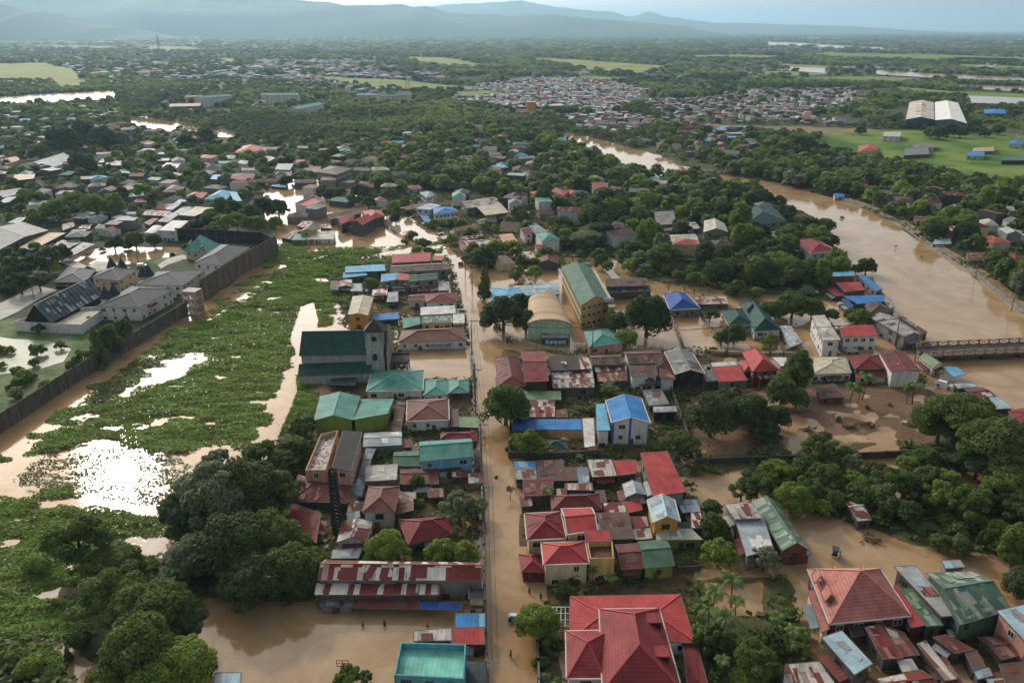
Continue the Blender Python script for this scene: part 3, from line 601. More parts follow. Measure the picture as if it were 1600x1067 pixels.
# ---- every building read off the photograph: nick | label | roof sections (kind height rise roof wall corners)
HOUSES = '''
teal bungalow|white and peach bungalow with a big teal hip roof beside the church|ht 4 2.2 teal white 581 579 663 578 661 610 572 611.5; h 3.2 1.2 teal white 662 593 700 593 700 617 661 618.5; h 3.2 1.1 teal - 701 593 732.5 593 732.5 613.5 701 614.5
lime-walled hall|hall with lime green metal walls and folded pale teal roof|yn 6 1.6 teal lime 500 619 563 619 551 656 490 657; sn 6 -.9 teal lime 563 619 615 619 606 646 551 656
|open carport with dark green flat roof between the church and lime-walled hall|f 3 0 dgreen - 518 583 560 583 554 602 516 601
brown hip house|small grey house with a brown tiled hip roof on the main street's left|ht 4.6 1.9 tile white 636 625 701 623 702 656 635 658.5; s 3 .4 brown dgrey 701 641 716 641 716 666 701 666; s 2.8 .3 moss dgrey 717 652 748 653 748 668 717 667
||l 3 .3 brown dgrey 620 627 634 627 626 674 613 674
||h 3 .9 dred dgrey 689 676 745 674 745 689 688 685
||x 3.5 .5 silver grey 569 676 628 674 628 695 567 698
||s 2.6 .3 rust dgrey 630 688 644 689 644 698 630 699
teal-roofed blue house|two-storey light blue house with wide teal roof and paler annexes by the street|x 6 1.7 teal blue 655 690 736 685 740 713 656 721; x 4 .8 green blue 616 706 655 704 655 728 614 727; s 3 .4 dslate grey 741 706 751 704 751 727 741 727
||s 3 .4 dgreen white 684 725 720 725 719 735 685 737
||x 3.2 .6 mar2 dgrey 625 730 684 728 685 756 626 756
||s 4 .5 wwhite grey 571 730 622 727 620 749 570 752
peach building|peach three-storey building with black flat roof and debris-strewn open deck|ld 8.5 .8 black peach 536 677 566 675 549 735 519 734; P 8 0 debris peach 501 678 528 672 509 734 477 734
||s 3.2 .2 bgrey dgrey 572 701 587 702 580 718 567 717
||s 3.0 .2 bgrey dgrey 567 719 580 720 574 743 561 742
||s 2.8 .2 bgrey dgrey 560 744 574 745 565 776 547 771
red hip bungalow|long maroon hip-roofed bungalow below the peach building at the trees|h 4 1.6 mar2 dgrey 466 742 551 759 544 786 452 782
||s 3.4 .8 dred dgrey 457 790 502 806 494 848 450 820
rust-edged brown house|square house with brown hip roof and whitewashed upper boards|h 5.5 1.7 tile wwood 576 760 625 759.5 617 799 566 800; r 3.3 .6 rust dgrey 624 766 646 781 646 800 618 803
|gabled house with streaky red roof split by a pale ridge, below the peach building|y 4 1.1 rw white 534 816 583 814 573 845 526 847
||s 3 .4 bgrey grey 542 803 562 799 563 808 543 814
||s 3.2 .4 rust dgrey 545 781 568 786 566 797 543 800
bright red hip house|one-storey house with bright red hip roof between two rounded light green trees|h 4 2.2 dred dgrey 622 812 703 806 706 834 638 851
||f 2.8 0 lgrey grey 520 858 567 855 560 872 517 872
long row house|very long two-level row house with rust and white patchwork roof at the flood pool|x 5.8 1.6 rw grey 507 875 755 879 752 907 496 906; sn 4.7 .5 rw dgrey 494 913 688 915 686 929 491 929; s 2.6 .5 mar2 - 552 935 654 940 652 951 552 949; s 2.7 .4 dblue - 655 941 686 943 686 952 655 951; s 2.9 .4 dblue - 687 943 720 944 720 953 687 952; f 2.5 0 grey grey 499 932 551 934 551 948 499 947
|small cream two-storey block with dark roof at the long row house's right end|s 5 .3 black cream 733 919 757 921 757 936 732 935; f 2.7 0 mar2 cream 724 943 757 943 757 949 723 949
blue street roof|small house with flat bright blue roof with cyan edge beside the street|s 4 .3 blue grey 712 960 747 959.5 747 979.5 711 979.5; s 4.05 .3 cyan grey 748 959.5 758 959.5 758 979.5 748 979.5
|small shop-house with red ribbed roof next to the blue street roof|s 3.6 .5 red maroon 707 984 756 982 757.5 1006 707 1005
||s 3 .3 wr dgrey 647 987 706 982 706 1000 646 1001
aqua flat roof|white block with aqua flat roof inside a blue parapet at the bottom edge|P 8 0 aqua aquaw 626 1003 728 1005.5 725 1060 615.5 1054
||f 3 0 dslate dgrey 728 1035 760 1035 760 1075 726 1075
||s 3 .2 pale dgrey 336 1052 377 1051 376 1072 333 1072
long red roof|long open hall with plain bright red roof at the top of the left row|s 5 .7 red dgrey 612.5 400 674 396.5 672 408 612.5 411; s 4 .3 terra dgrey 675 400 692 402 691 407 674 407
long brown roof|long low house with faded brown ribbed roof just below the red hall|x 5 .9 brown grey 611 415 699 410 701 421 610 426
light blue sheds|pair of light blue metal roofs on the marsh edge of the left row|s 5 .5 cyan dgrey 540 418 601 414 602.5 423 539 426; s 4 .4 cyan dgrey 536 427.5 572 424.5 574 430 536 434.5
|narrow grey house with pale blue roof in the left row|s 6 .5 cyan grey 596 430 621 428 619 437 595 441
|narrow grey block house with red roof wedged between blue and green roofs|s 6 .5 red grey 621.5 428 639 430 639 438 620 437
green gable|grey house with green gable roof in the left row above rusty shacks|x 6 1.0 green grey 640 430 684 427 684 436 640 440
||s 4 .3 lgrey dgrey 685 440 702 441 702 454 685 454
||y 4 .6 rw dgrey 529 440 550 437 550 448 529 448
||s 3 .3 silver grey 547.5 444 566 444 566 455 547.5 455
||s 4 .4 brown dgrey 517 440 528.5 440 528.5 453 517 453
||s 4 .4 rw dgrey 582 454 606 452 605 461 581 462
||s 3.5 .4 silver dgrey 606.5 458 622 457 622 471 604 472
|white house with rust-streaked red hip roof beside the street above the white roofs|h 5.5 1.3 dred white 664 459 714 456.5 715 471 665 473; x 4 .7 mar2 white 640 461 663.5 459 664 470 638 471
white roof by street|house with two bright white roofs and patched green lean-to by the street|s 5 .3 white cream 657 481 711 478 712.5 489.5 657 492.5; s 4.2 .3 gpatch yellow 659 495 706 493.5 707 504 659 505.5; s 4.6 .3 white cream 707.5 492 726 491.5 726 504.5 707.5 505; s 3.5 .3 teal dgrey 629 498 656 496 657 506 630 513
brown hip bungalow|white bungalow with wide brown hip roof behind the flooded church yard|h 4.5 2 tile white 628 516 724 511 729 532 622 535
yellow-walled hall|tall mustard yellow building with pale khaki roof behind the church|y 7 .8 beige orange 551 463 584 464 575 493 543.5 492
||s 3 .4 blue dgrey 580 493 622.5 489.5 623 498 580 501
white house on pool|white three-storey house with pink-red flat roof in brown water|P 7.2 0 red white 461 317 481 322.5 508 312 489 305
|old grey house with dark rusty gable roof left of the big red roofs|x 5 1.4 brown grey 509 335 556 326 565 333 515 343
big red roofs|big grey house with several bright red gables near the street's far end|x 6 1.6 red dgrey 525 340.5 556 335 552 344 533 350.7; y 7.5 2.2 red dgrey 547 348 566 352 585 342 566 338; h 6.5 1.8 red dgrey 566 330 594 328 602 338 575 343; s 3.5 .7 red dgrey 541.6 355.6 560 358 566 353 548 351
cream and teal house|low house with cream roof, teal side roofs and raised green gable|s 3.5 .6 wwhite white 487 364 524 362 522 374 478 374; s 3.5 .5 teal grey 463 367 486 366 477.5 375 454 375; y 6 1.2 green yellow 484 351 496 353 490 361 467 362
||s 3 .4 rust dgrey 462 359 470 361 452 374 439 371
||s 4 .4 rw dgrey 473 346 490 347 482 356 463 354
||s 3.5 .4 rw dgrey 501 352 516 351 518 357 500 356
concrete four-storey block|unfinished grey concrete four-storey block with sagging brown roof among trees|hd 10 1.5 brown stone 516 259 552 263 526 273 495 269
silver and brown gable|house with silver upper roof and brown lower roof near the concrete block|s 5 .6 silver grey 434 257 459 257 453 266 430 265; s 3.2 .4 brown grey 429 267.5 456 267.5 455 275 428 274
|house with a square plain white diamond-shaped roof in the left town|f 5 0 wwhite dgrey 419 242 430.5 247 418 253.6 406 248
||s 4 .6 red grey 464 250.5 477.5 251 469 257 455 256
||s 4 .5 rust dgrey 478 259 502 261 500 270 472 268.5
||s 2.5 .2 cyan dgrey 428 288 445 289 447 293 423 291
rust-red pyramid roof|large dark house with rust-red pyramid roof among left-hand trees|h 5 3 terra dgrey 380 228 411 229 402 240 366 239; x 5 1.5 brown dgrey 412 230 438 230 428 240 404 241
|white two-storey house with white flat roof in the left town|s 5.5 .5 white white 261 255 283 256 276.7 263 250 262
||h 4 1 beige grey 270 269 287 272 284 277 263 274
|white house with orange-red roof and lower red porch in the left town|h 6 1.2 red white 316 242 341 243 330 248 313 247; s 2.8 .3 red white 314 253 330 254 327 257 312 256
||x 5 1.5 dark dgrey 325 266 341 269 325 277 316 273.5
||s 6 .4 cyan grey 333 274 345.5 273.5 339 280.6 328 280
||h 4 1.3 pale grey 350 244 369 243 372 248 345 249
|slim cream tower house with pale roof in the left town|h 8 .8 wwhite cream 375 251 388 251.6 385 257 371 255
wide red roof|wide house with low dark-red hip roofs left of the pond|h 4.5 1.8 dred dgrey 366 272 399 271 394 282 356 279
maroon hip roof|dark house with maroon hip roof among palms in the left town|h 5 1.8 mar2 dgrey 268 289 290 292 281 300 253 301
||h 4.5 1.6 terra grey 300 301 325 301 316 309.5 289 308
large teal hip roof|large house with blue-teal hip roof and pale green side walls|h 6 2.4 cyan pgreen 342 298 365 300 354 312 318 312; s 6.5 .8 cyan pgreen 358 301 370 302 378 314 366 315
||h 5 1.2 dred dgrey 214 309.5 239 310 233 316.5 209 316
|long shed with rust-striped silver roof in the left town|x 4 .6 wr dgrey 231 328 269 330 261 338 222 336
||s 4 .4 red dgrey 253 320 270 319 261 327.5 242 327
|narrow house with pale blue strip roof between red and beige roofs|s 5 .3 pale grey 281 312 292 314 269 328 258 327.5; s 4 .4 pale grey 289 322 300 325 283 334.6 270 333
beige flat roof|blocky dark teal building with wide beige roof in front of the teal hip roof|s 6 .5 beige dteal 306 324 335 326 304 338 278 336
||s 5 .4 lgrey grey 268 333 280 336 263 347 245 346
||s 3 .4 dred dgrey 238 342 248 342 234 352 225 348
||b 4 1 white white 238 354 255 355 240 367 224 366
white annexe|white flat-topped building with three dark openings beside the black screen|s 7 .3 white white 270 345 295 346 276 361 247 360
compound grey hall|long hall with wide grey roof at the far left edge|x 6 1.5 grey dgrey 35 347 76 360 0 390 -45 372
||s 5 .5 tan dgrey 65 365 104 365 50 391 30 387
||x 4 .6 lgrey dgrey 97 375 130 378 100 393 82 386
|long open shed with pale grey roof beside the brown pond|s 4.5 .6 lgrey - 130 380 149 383 101 406 94 402
|dark pavilion with hip roof on the raised deck in the left compound|h 6 1.2 dslate dgrey 112 361 144 361 133 370 101 371
|low wide slate hip roof behind the glass gable hall|h 4 2 slate dgrey 107 417 150 421 133 441 84 441
square slate villa|two-storey beige villa with square slate pyramid roof behind the glass gable hall|h 7 2.4 slate cream 172 416 214 421 186 438 143 434
white slate villa|white villa with big slate hip roof on the compound wall|h 7 2.8 slate white 206 447 271 452 218 480 150 479
|middle villa of the compound with long slate hip roof above the high wall|h 7 2.6 slate white 247 424 322 420 285 446 210 445
|far villa of the compound with slate roof running along the high wall|h 7 2.6 slate white 345 382 391 386 345 415 302 411
turreted chateau|beige chateau with steep teal-slate roof and arched door in the compound|h 5.5 6 teal cream 305 377 343 382 322 396 288 392; y 5.5 2.5 dslate cream 296 382 304 383 300 391 290 390; y 5.5 3 dslate cream 318 383 328 384 322 396 310 395
yellow school|three-storey yellow school with long green gable roof and cream parapets|yd 11 2.4 green yellow 877 417 922 416 951 467 907 478; fd 10.6 0 beige yellow 923 417 928 417 963 479 951.5 480
barrel-roofed court|covered court with tan barrel roof beside the yellow school|bn 6.5 3 tan pgreen 826 469 872 466 894 511 823 510; s 3.6 .8 lgrey dteal 846 513 888 513 889 528 846 528
|long low teal roof behind the barrel-roofed court|x 4 .6 pale dteal 800 447 872 444 874 459 823 462
|low blue hip roof behind the big roundish tree at the bend|h 4.5 1.2 cyan dteal 768 450 812 449 824 474 768 470
teal gate house|teal hip-roofed school building by the street in front of the yellow school|h 4.5 2 teal pink 912 518 950 513 974 536 920 543
two-tier brown hall|long dark hall with two-tier grey-brown roof behind the yellow school|s 6 .8 brown dgrey 946 438.5 1010 437 1014 446 947 448; s 4.3 .5 grey dgrey 948 450 1015 448 1018 455 950 458
blue pyramid roof|grey house with vivid deep blue hip roof among banana trees|ht 4.5 2.6 dblue grey 1036 460 1071 457.5 1095 482 1047 484.5
||s 3.5 .5 wr dgrey 1086 466 1134 464.5 1139 474.5 1087 476
green hip mansion|large house with joined dark green hip roofs and dormers|h 5 3 dgreen white 1154 476 1186 473 1220 515 1178 517; h 5 2 dgreen white 1126 486 1160 482 1178 506 1139 508; h 6 1.5 dgreen white 1160 474 1178 472 1188 484 1166 486
silver carport|long silver sheet carport right of the green hip mansion|s 3.5 .5 silver grey 1218 511 1236 511 1255 535 1233 543
white shophouse|tall plain white building with pale sloping roof and open garage front|s 8 .6 wwhite white 1267 496 1288 494 1314 531 1285 532; s 7 .6 wwhite white 1294 498 1328 509 1322 512 1306 514
red-roofed shophouse|white two-storey shophouse with red roof and balcony beside parked cars|sd 6.5 .8 red white 1307 511.5 1364 511 1372 525 1318 526
long grey metal roof|long building with patched grey metal roof on the river bank|y 6 1.2 lgrey grey 1358 495 1389 491 1441 523 1413 526; s 4 .3 rust dgrey 1403 494 1410 495 1450 519 1442 521
|dark house with pointed brown hip roof between blue and grey roofs on the river|h 5 1.8 brown dgrey 1352 474 1372 470 1398 487 1357 492; s 4 .4 lgrey dgrey 1380 470 1388 469 1398 480 1391 482
blue riverside roofs|low house with angular vivid blue roofs on the river bank|s 4 .7 blue dgrey 1317 465 1380 463 1382 471 1340 475; s 4 .5 dblue dgrey 1314 469 1324 468 1333 480 1328 481
|red-roofed riverside house with a white stripe across its roof|s 5 .6 red dgrey 1305 443.5 1342 442.5 1352 453 1320 456; s 3 .4 red dgrey 1292 453 1305 452 1320 461 1305 463
|riverside house with teal roof over a brown upper wall|s 6 .5 cyan brick 1294 427 1331 426.5 1337 431 1302 432; s 5 .6 blue grey 1338 431 1350 432 1380 452 1368 455
white riverside mansion|white two-storey house with faded red hip roof at the river|ht 7 2.2 tred white 1237.5 377 1272 372 1310 393 1267 396; s 3 .4 terra grey 1305 403 1325 404 1320 413 1303 412
||x 4 .7 gpatch grey 1196 362 1228 360 1234 371 1200 371
dark green hip roof|very large house with dark green hip roof hidden in riverside trees|h 7 3.5 dgreen grey 1150 327 1206 322 1229 346 1165 351
grey and green gable house|two-storey house with beige and green gable roof and bare grey side wall|y 8 2.2 wwhite grey 1100 345 1132 349 1138 363 1099 363
beige long bungalow|long bungalow with beige gable roof in front of the grey and green gable house|x 4 1.4 wwhite white 1028 368 1085 365 1093 381 1038 383
||x 4 .8 wwhite grey 1026 352 1085 347 1094 357 1035 361
||f 6 0 grey dgrey 1022 331 1053 329 1056 350 1026 352
|small cream house with bright red roof and blue band at the forest edge|h 6 .9 red cream 827 300 843 298 849 303.5 838 306
twin red-roofed house|cream two-storey house with two bright red roofs at the forest edge|h 7 1.2 red cream 868 293 889 299 880 305.5 861 299; h 6 1 red cream 883 297 907 298 905 304 890 304
long red-brown roof|cream chapel-like house with long red-brown gable roof in the trees|x 6.5 2 tred cream 922 284 949 286 951 302 926 294; s 5.5 .8 tred cream 955 292 970 295 965 304 951 301
||h 4 .7 red grey 932 317 950 316 948 322 936 323
|grey house with rusty red roof left of the forest|x 6 1 dred white 811 358 825 355 833 363 819 367; s 5.5 .6 bgrey grey 826 354 840 352 856 362 835 365
||s 4 .5 peach grey 779 368 800 366 809 377 786 379
rusty twin gable|wide cream house with rust-streaked gable roofs right of the street|x 5 1.3 rw cream 716 377 774 373 780 382 729 389; x 4.4 .7 rw grey 716 371 752 365 756 370 720 376.5
||x 5 .7 mar2 cream 706 357 744 352 743 358 710 362
||f 2.5 0 white grey 687 370 708 366 710 369 692 374
blue-roofed house|white house with vivid blue hip roof and blue lower canopies|hd 6 1.4 blue white 676 324 706 323 717 331 678 336; s 3 .4 blue grey 655 336 668 337 674 347 664 347; s 6 .4 pale white 672 318 690 322 672 328 649 326
white pavilion house|small white upper-floor pavilion with pale blue hip roof|hd 6 1.2 pale white 655 301 671 299 681 305 666 309
large rust shed|large shed with rust and silver striped gable roof|x 6 1.8 wr grey 719 316 770 308 781 318 728 326
khaki shed|open-fronted shed with plain khaki roof against the rust shed|s 6 1 beige - 744 325 782 320 795 332 758 337
||s 4 .3 terra dgrey 775 337 800 334 805 338 780 342
||x 3 .7 lgrey grey 744 345 770 338 777 346 749 350
||x 3 .5 rust dgrey 614 327 666 316 670 320 640 328
||p 3 1.2 peach peach 629 363 644 360 646 366 632 369
||h 4 .8 dred cyanw 631 291 655 289 660 295 636 297
||s 5 .3 dred white 835 383 852 383 852 388 838 389
||s 2.5 .2 stripe - 816 394 843 393 843 403 822 405
maroon corner house|corner house with low maroon hip roof where the streets meet|h 5 1.6 mar2 dgrey 774 558 808 557 826 603 777 604
tall red gable|two-storey wooden house with tall plain dark red roof near the corner|x 7 1.5 dred dwood 815 549.5 851 549 857 595 820 596.5
dark shop roof|dark brown roof with a small white mark above rust-striped lean-tos|s 6 .8 dark dgrey 857.5 559 902 558.5 906 577 858 578.5; s 5.8 .5 stripe dgrey 904 560 922 561 925 576 907 577; s 5.3 .6 rw dgrey 860 580 926 579.5 927 590 862 592; s 4.7 .4 wr dgrey 862 593.5 928 592.5 929 605 864 606
|brown-roofed house with a striped rust and white lower roof|x 6 .9 brown wood 921 555.5 970 554 972 569 926 570; s 5.3 .5 stripe dgrey 927 572 975 569 977 578 931 581.5; s 4.4 .5 rust dgrey 932 584 977 581 980 594 935 596
clustered brown roofs|house with several joined brown roofs and one rust-red slope|x 7 1.3 brown white 974 549.5 1030 548 1036 567 983 568; s 6 .7 brown white 982 569.5 1022 567.5 1028 586 986 588; r 6 -.9 mar2 white 1030 549 1042 552 1056 589 1031 590; s 3 .3 gpatch - 997 593 1029 590.5 1032 601 1000 603
grey gable roof|dark open house with grey gable roof and white edges on the cross street|yt 6 1.6 grey dark 1038 550 1082 551 1102 583.5 1055 584.5
||f 3.5 0 grey dgrey 1096 570 1109 569 1122 594 1103 596
plain red sloping roof|low building with plain bright red sloping roof and white back strip|s 4 .5 red grey 1113 575 1154 572.5 1168 594 1123 596.5; s 4.2 .3 white grey 1110 568 1149 565 1153 570.5 1113 573.5
maroon-walled red house|dark maroon house with steep bright red hip roof on the cross street|h 6.5 2.6 red maroon 1159 549.5 1187 546 1217 578 1176 581; h 5.4 1.2 red maroon 1156 563 1180 564 1178 580 1163 580
||f 3 0 white - 1206 558 1228 558 1236 570 1220 572
beige-roofed white house|white bungalow with broad beige roof and barred windows|hd 4 1.2 beige white 1272 558 1323 557 1331 583 1268 585
red hip with skirt|house with dark red hip roof above a lower red skirt roof|h 5.3 1.7 dred dgrey 1325 556 1374 554.5 1382 576 1336 577; n 3.6 -.6 red white 1336 577 1384 576 1386 587 1338 588
|white gabled house with faded maroon roof and stepped white side wall|yn 6.5 .6 mar2 white 1373 549 1412 548 1440 580 1392 581
green bridge-end gable|small house with pale green gable roof at the bridge end|y 4 1.1 moss white 1435 559 1450 553 1474 569 1457 576
||s 3 .3 cyan - 1470 573 1495 575 1510 584 1490 589
||s 3 .3 pale dgrey 1489 600 1522 600 1528 604 1497 607
||x 3 .5 rust dgrey 1506 607 1535 605 1558 620 1522 622
||s 3 .3 pale dgrey 1545 622 1560 621 1583 638 1555 639
||s 3 .3 lgrey dgrey 1519 622.5 1537 623 1548 634 1528 635
|red-roofed house at the right edge beside the river|h 4 1 dred dgrey 1575 642 1606 636 1640 662 1592 666
|small brick shed with brown roof standing in the muddy lot|s 3 .6 brown brick 1275 605 1303 602 1320 620 1281 622
blue and white villa|white two-storey villa with blue trim and blue gabled roofs|yt 8 1.6 blue white 946 626 1002 621.5 1016 660 955 660; s 6.3 .4 cyan white 931 633 945 632 954 672 932 673
|dark boxy store room with a silver strip roof beside the blue and white villa|s 4.4 .2 silver dark 1020 636 1056 635 1058 643 1021 644
||f 3 0 grey dgrey 1003 609 1033 607 1046 631 1014 634
|narrow moss green awning roof below the tall red gable|s 3.5 .3 moss - 816 611 876 612 877 624.5 820 624.5
||s 3.2 .3 stripe dgrey 825 626 866 625.5 867 635 826 636
||s 2.9 .3 stripe dgrey 823 637.5 867 636.5 867 651 824 652
||s 2.6 .2 mar2 dgrey 868.5 641 885 640 887 652 869 652
long blue canopy|long open canopy with blue sheet roof, its left third darker|s 4 .3 dblue - 801 656 839 656 839 671 801 671; s 4.02 .3 blue - 839.2 656 908 656 909 671 839.2 671
white sloping canopy|steep white sheet roof between the long blue canopy and the villa|s 4 .5 white - 909.5 656 928 655 930 696.5 913 699
||h 3 1 dgreen - 852 687 884.5 688 887 702 850 702
||s 3.5 .2 bluew dgrey 803 721.5 837 721 838 733 804 733
||s 3.2 .2 lgrey dgrey 804 734 838 734 839 748 805 749
||s 3.7 .3 brown dgrey 838.5 720.5 880 719.5 881 730 839.5 732
||s 3.4 .3 brown dgrey 840 734 900 731 902 750 841 751
||s 3.3 .3 bgrey grey 901 731.5 920 731 921 755 904 756
||s 4 .4 mar2 dgrey 817 751 865 750 862 773 818 775
||s 3 .2 wr dgrey 883 756 925 755 927 766 882 765
|shack with white and rust patch roof over a maroon wall|s 4.5 .4 wr maroon 917 720 955 719.5 964 743 925 745
||s 4 .3 red dgrey 956.5 721 994 720 995 739 964 743
big plain red roof|tall building with one big plain bright red sloping roof|s 6.5 1.2 red grey 1000 713.5 1042 711 1072 768 1020 775
small silver gable|little house with silver gable roof left of the big plain red roof|y 5 .9 silver grey 972 756 1002 753.5 1010 773 977 777
maroon tiled hip|house with dark maroon tiled hip roof above the twin red roofs|h 5 1.8 maroon dgrey 860 774 936 771 941 796 862 798
red-roofed corner mansion|cream house with bright and dark red hip and raised roofs by the street|ht 6.3 1.9 dred cream 819 802 876 799 885 841 823 844; xt 7.5 1.2 red cream 877 794.5 924.5 793 934 828 886 835
|cream house with red hip roof and roof terrace under a small red canopy|ht 6.3 1.8 red cream 845 848 914 845.5 921 880 849 882.5; P 6.6 0 tile yellow 917 846 957 845 960 872 922 872; s 9.4 .5 red - 913 831 951 830.5 956 845 915 846.5
|low maroon-walled annex with red hip roof on the street corner|h 3.5 1.2 tred maroon 811 866 838 865 856 894 815 893
||s 4.5 .5 brown dgrey 931 804 981 802.5 991 841 947 842.5
||s 3.5 .3 stripe dgrey 983 809 1010 808 1014 822 991 825
||s 3 .3 wr dgrey 988 828 1017 826 1020 841 992 843
||s 3.5 .3 rw dgrey 942 787 975 786 979 801 945 802
||s 4 .3 red dgrey 976 785 999 782 1004 796 981 801
orange silver-gable house|orange-yellow house with large silver-blue gable roof in the shack cluster|yt 6.5 1.6 pale orange 1011 781 1054 780 1063 814 1020 816
||s 3.5 .3 wwhite lime 1024 827 1079 826 1099 843 1025 844
||s 4 .3 bluew dgrey 1057 782 1090 781 1095 799 1066 801
||s 3.8 .3 rw dgrey 1079 802 1095 802 1098 824 1080 825
||s 3.9 .2 dgreen dgrey 1062 817 1077 817 1079 825 1063 825
green twin-slope house|house with moss green gable roof and lime side wall|x 4.5 1.2 green lime 997 845.5 1041 842.5 1054 883 1007 887
||x 4 1 mar2 dgrey 961 850.5 999 848 1006 887 970 889
great red mansion|huge mansion with many-sided dark red tiled roof and two boxy dormers|h 4.6 .9 red white 891 931 1063 928 1087 1003 889 1000; hyt 8 4 tred pale 936 951 1030 950 1066 1078 941 1078; hxt 7.6 2.6 tred pale 883.5 985 955 984 945 1060 885 1060
||s 3.5 .3 dred dgrey 1066 1006 1088 1005 1108 1075 1074 1075
pink tiled mansion|mansion with faded pinkish tiled pyramid roof and many gabled dormers|ht 5.4 5.5 pink maroon 1262 889 1375 888 1424 962 1296 975; yn 6 1.4 pink - 1268 898 1281 896 1288 908 1273 911; yn 6 1.4 pink - 1282 925 1296 922 1304 936 1289 940; yn 5.9 1.4 pink - 1296 893 1310 892 1313 901 1298 902; yn 5.9 1.4 pink - 1340 893 1354 892 1357 901 1343 902; s 5 .3 red maroon 1397 916 1404 915 1445 976 1424 980; s 4 .3 pink cream 1262 925 1272 922 1296 982 1284 988
||s 5.5 .4 lgrey dgrey 1396 887 1430 885 1499 961 1471 963
||s 5 .4 gpatch dgrey 1405 922 1426 921 1474 976 1447 978
green gabled warehouse|large warehouse with weathered green gable roof behind grey sheds|x 6.5 2.2 gpatch dgreenw 1447 895 1518 892 1580 952 1499 976
||s 4 .3 pale grey 1470 877 1500 876 1509 886 1477 888
|tall peach house with pale ribbed roof at the bottom right edge|s 7 .5 pale pink 1556 957 1600 947 1680 992 1604 1004
bare concrete house|unpainted concrete two-storey house with pale flat roof at the bottom|s 7 .3 pale dgrey 1283 997 1315 986.5 1364 1036 1335 1054
||s 4 .3 rw dgrey 1350 981 1375 977 1411 1027 1380 1029
||s 3.7 .3 rust dgrey 1377 976 1412 990 1437 1022 1411 1025
||s 3.5 .3 wr dgrey 1432 1007 1446 1002 1495 1060 1477 1063
||s 4 .3 mar2 dgrey 1457 997 1478 993 1522 1014 1492 1020
||s 3.5 .3 brown dgrey 1506 1019 1525 1017 1540 1041 1521 1046
||x 3.5 .5 rust dgrey 1527 995 1562 993 1590 1024 1565 1030
||s 3 .3 pale dgrey 1520 1048 1545 1044 1552 1055 1527 1061
||x 3.5 .5 rw dgrey 1370 1060 1440 1046 1475 1078 1365 1085
||s 4 .4 wr dgrey 1227 1040 1280 1035 1307 1070 1222 1074
||s 3 .4 brown dgrey 1560 1040 1600 1036 1620 1075 1575 1075
||s 2.8 .3 rust dgrey 1455 1030 1476 1027 1500 1058 1482 1060
||s 3 .3 rust dgrey 1330 1030 1350 1028 1362 1048 1340 1050
||s 3 .3 wr dgrey 1400 1032 1424 1030 1436 1046 1410 1050
||s 2.8 .3 mar2 dgrey 1470 1066 1500 1062 1516 1082 1486 1086
||s 3 .3 lgrey dgrey 1540 1062 1566 1060 1580 1080 1552 1082
||s 3 .3 rust dgrey 1592 1004 1616 1006 1630 1030 1600 1034
||s 2.8 .3 wr dgrey 1478 985 1500 984 1508 994 1484 996
||s 3 .3 brown dgrey 1325 981 1346 979 1352 992 1330 994
||s 2.8 .3 rust dgrey 618 742 624 742 624 757 616 757
||s 2.8 .3 lgrey dgrey 630 770 650 770 650 779 634 779
||s 2.8 .3 rust dgrey 706 735 728 735 730 745 706 746
||s 2.8 .3 wr grey 731 741 756 740 757 754 732 755
||s 2.8 .3 rust dgrey 668 765 692 764 693 776 669 777
||s 3 .3 rw dgrey 869 765 884 764 886 774 870 775
||s 3 .3 wr dgrey 812 777 830 776 832 790 814 791
||s 3 .3 brown dgrey 930 768 944 767 948 784 934 785
||s 3 .3 rust dgrey 1012 757 1020 770 1012 779 1004 778
||s 2.8 .3 bgrey dgrey 986 850 999 849 1000 862 988 863
||s 3 .3 rust dgrey 686 441 684 454 672 455 671 443
||s 3 .3 wr dgrey 612 441 640 441 640 450 612 451
||s 3 .3 rust dgrey 652 444 670 443 670 454 652 455
white and rust barn|barn with white sheet roof and square rusty patch|s 6 .4 wr grey 1131 790 1173 785 1192 809 1148 811; s 5.4 .4 silver grey 1148 813 1193 810 1209 857 1166 869
green curved hall|long hall with green left slope and grey right slope by flooded clearing|y 5 2 gpatch brick 1174 783 1216 787 1264 859 1222 860; s 3 .3 silver brick 1223 862 1265 861 1266 867 1224 869
|isolated weathered shack in the right-hand trees|x 3.5 .6 wr dgrey 1312 777 1337 773 1362 812 1340 814
|twin-roofed white and rust warehouse, left half, beyond the green field|y 12 3 bwr dteal 1421 160 1459 160 1460 187 1415 187
twin white warehouse|plain white right half of the big twin warehouse beyond the green field|y 12 3 bwhite dteal 1460.5 160 1497 161 1511 193 1461 188
octagonal red house|low house with orange-red roof standing alone in the green field|h 4 2 terra cream 1341 228 1369 226 1372 235 1341 238
|white modern house at the edge of the big green field|s 6 .5 wwhite white 1381 207 1408 207 1407 214 1379 213
||s 5 .4 grey dgrey 1414 233 1450 231 1452 241 1412 243
||x 5 .8 grey lgreyw 1427 225 1462 225 1460 231 1425 231
||x 4 .6 tan grey 1522 231 1552 230 1554 236 1518 237
||s 5 .5 blue pgreen 1512 238 1538 238 1538 244 1510 244
||s 5 .5 green dark 1567 245 1612 244 1614 251 1565 251
||h 5 .7 blue white 1578 220 1597 220 1597 226 1576 226
||h 9 1.5 blue dgrey 1538 171 1570 171 1572 178 1537 178
||h 5 1 dred grey 1330 288 1355 287 1357 293 1332 295
||x 4 .6 grey pgreen 1385 317 1420 317 1422 325 1392 326
||x 4 .6 mar2 dgrey 1427 338 1462 338 1463 345 1433 346
||s 6 .4 stripe pink 1465 354 1494 354 1490 361 1473 360
||s 3 .3 pale grey 1460 375 1485 373 1487 381 1457 382
||x 3 .6 dark grey 1465 330 1492 329 1495 337 1468 337
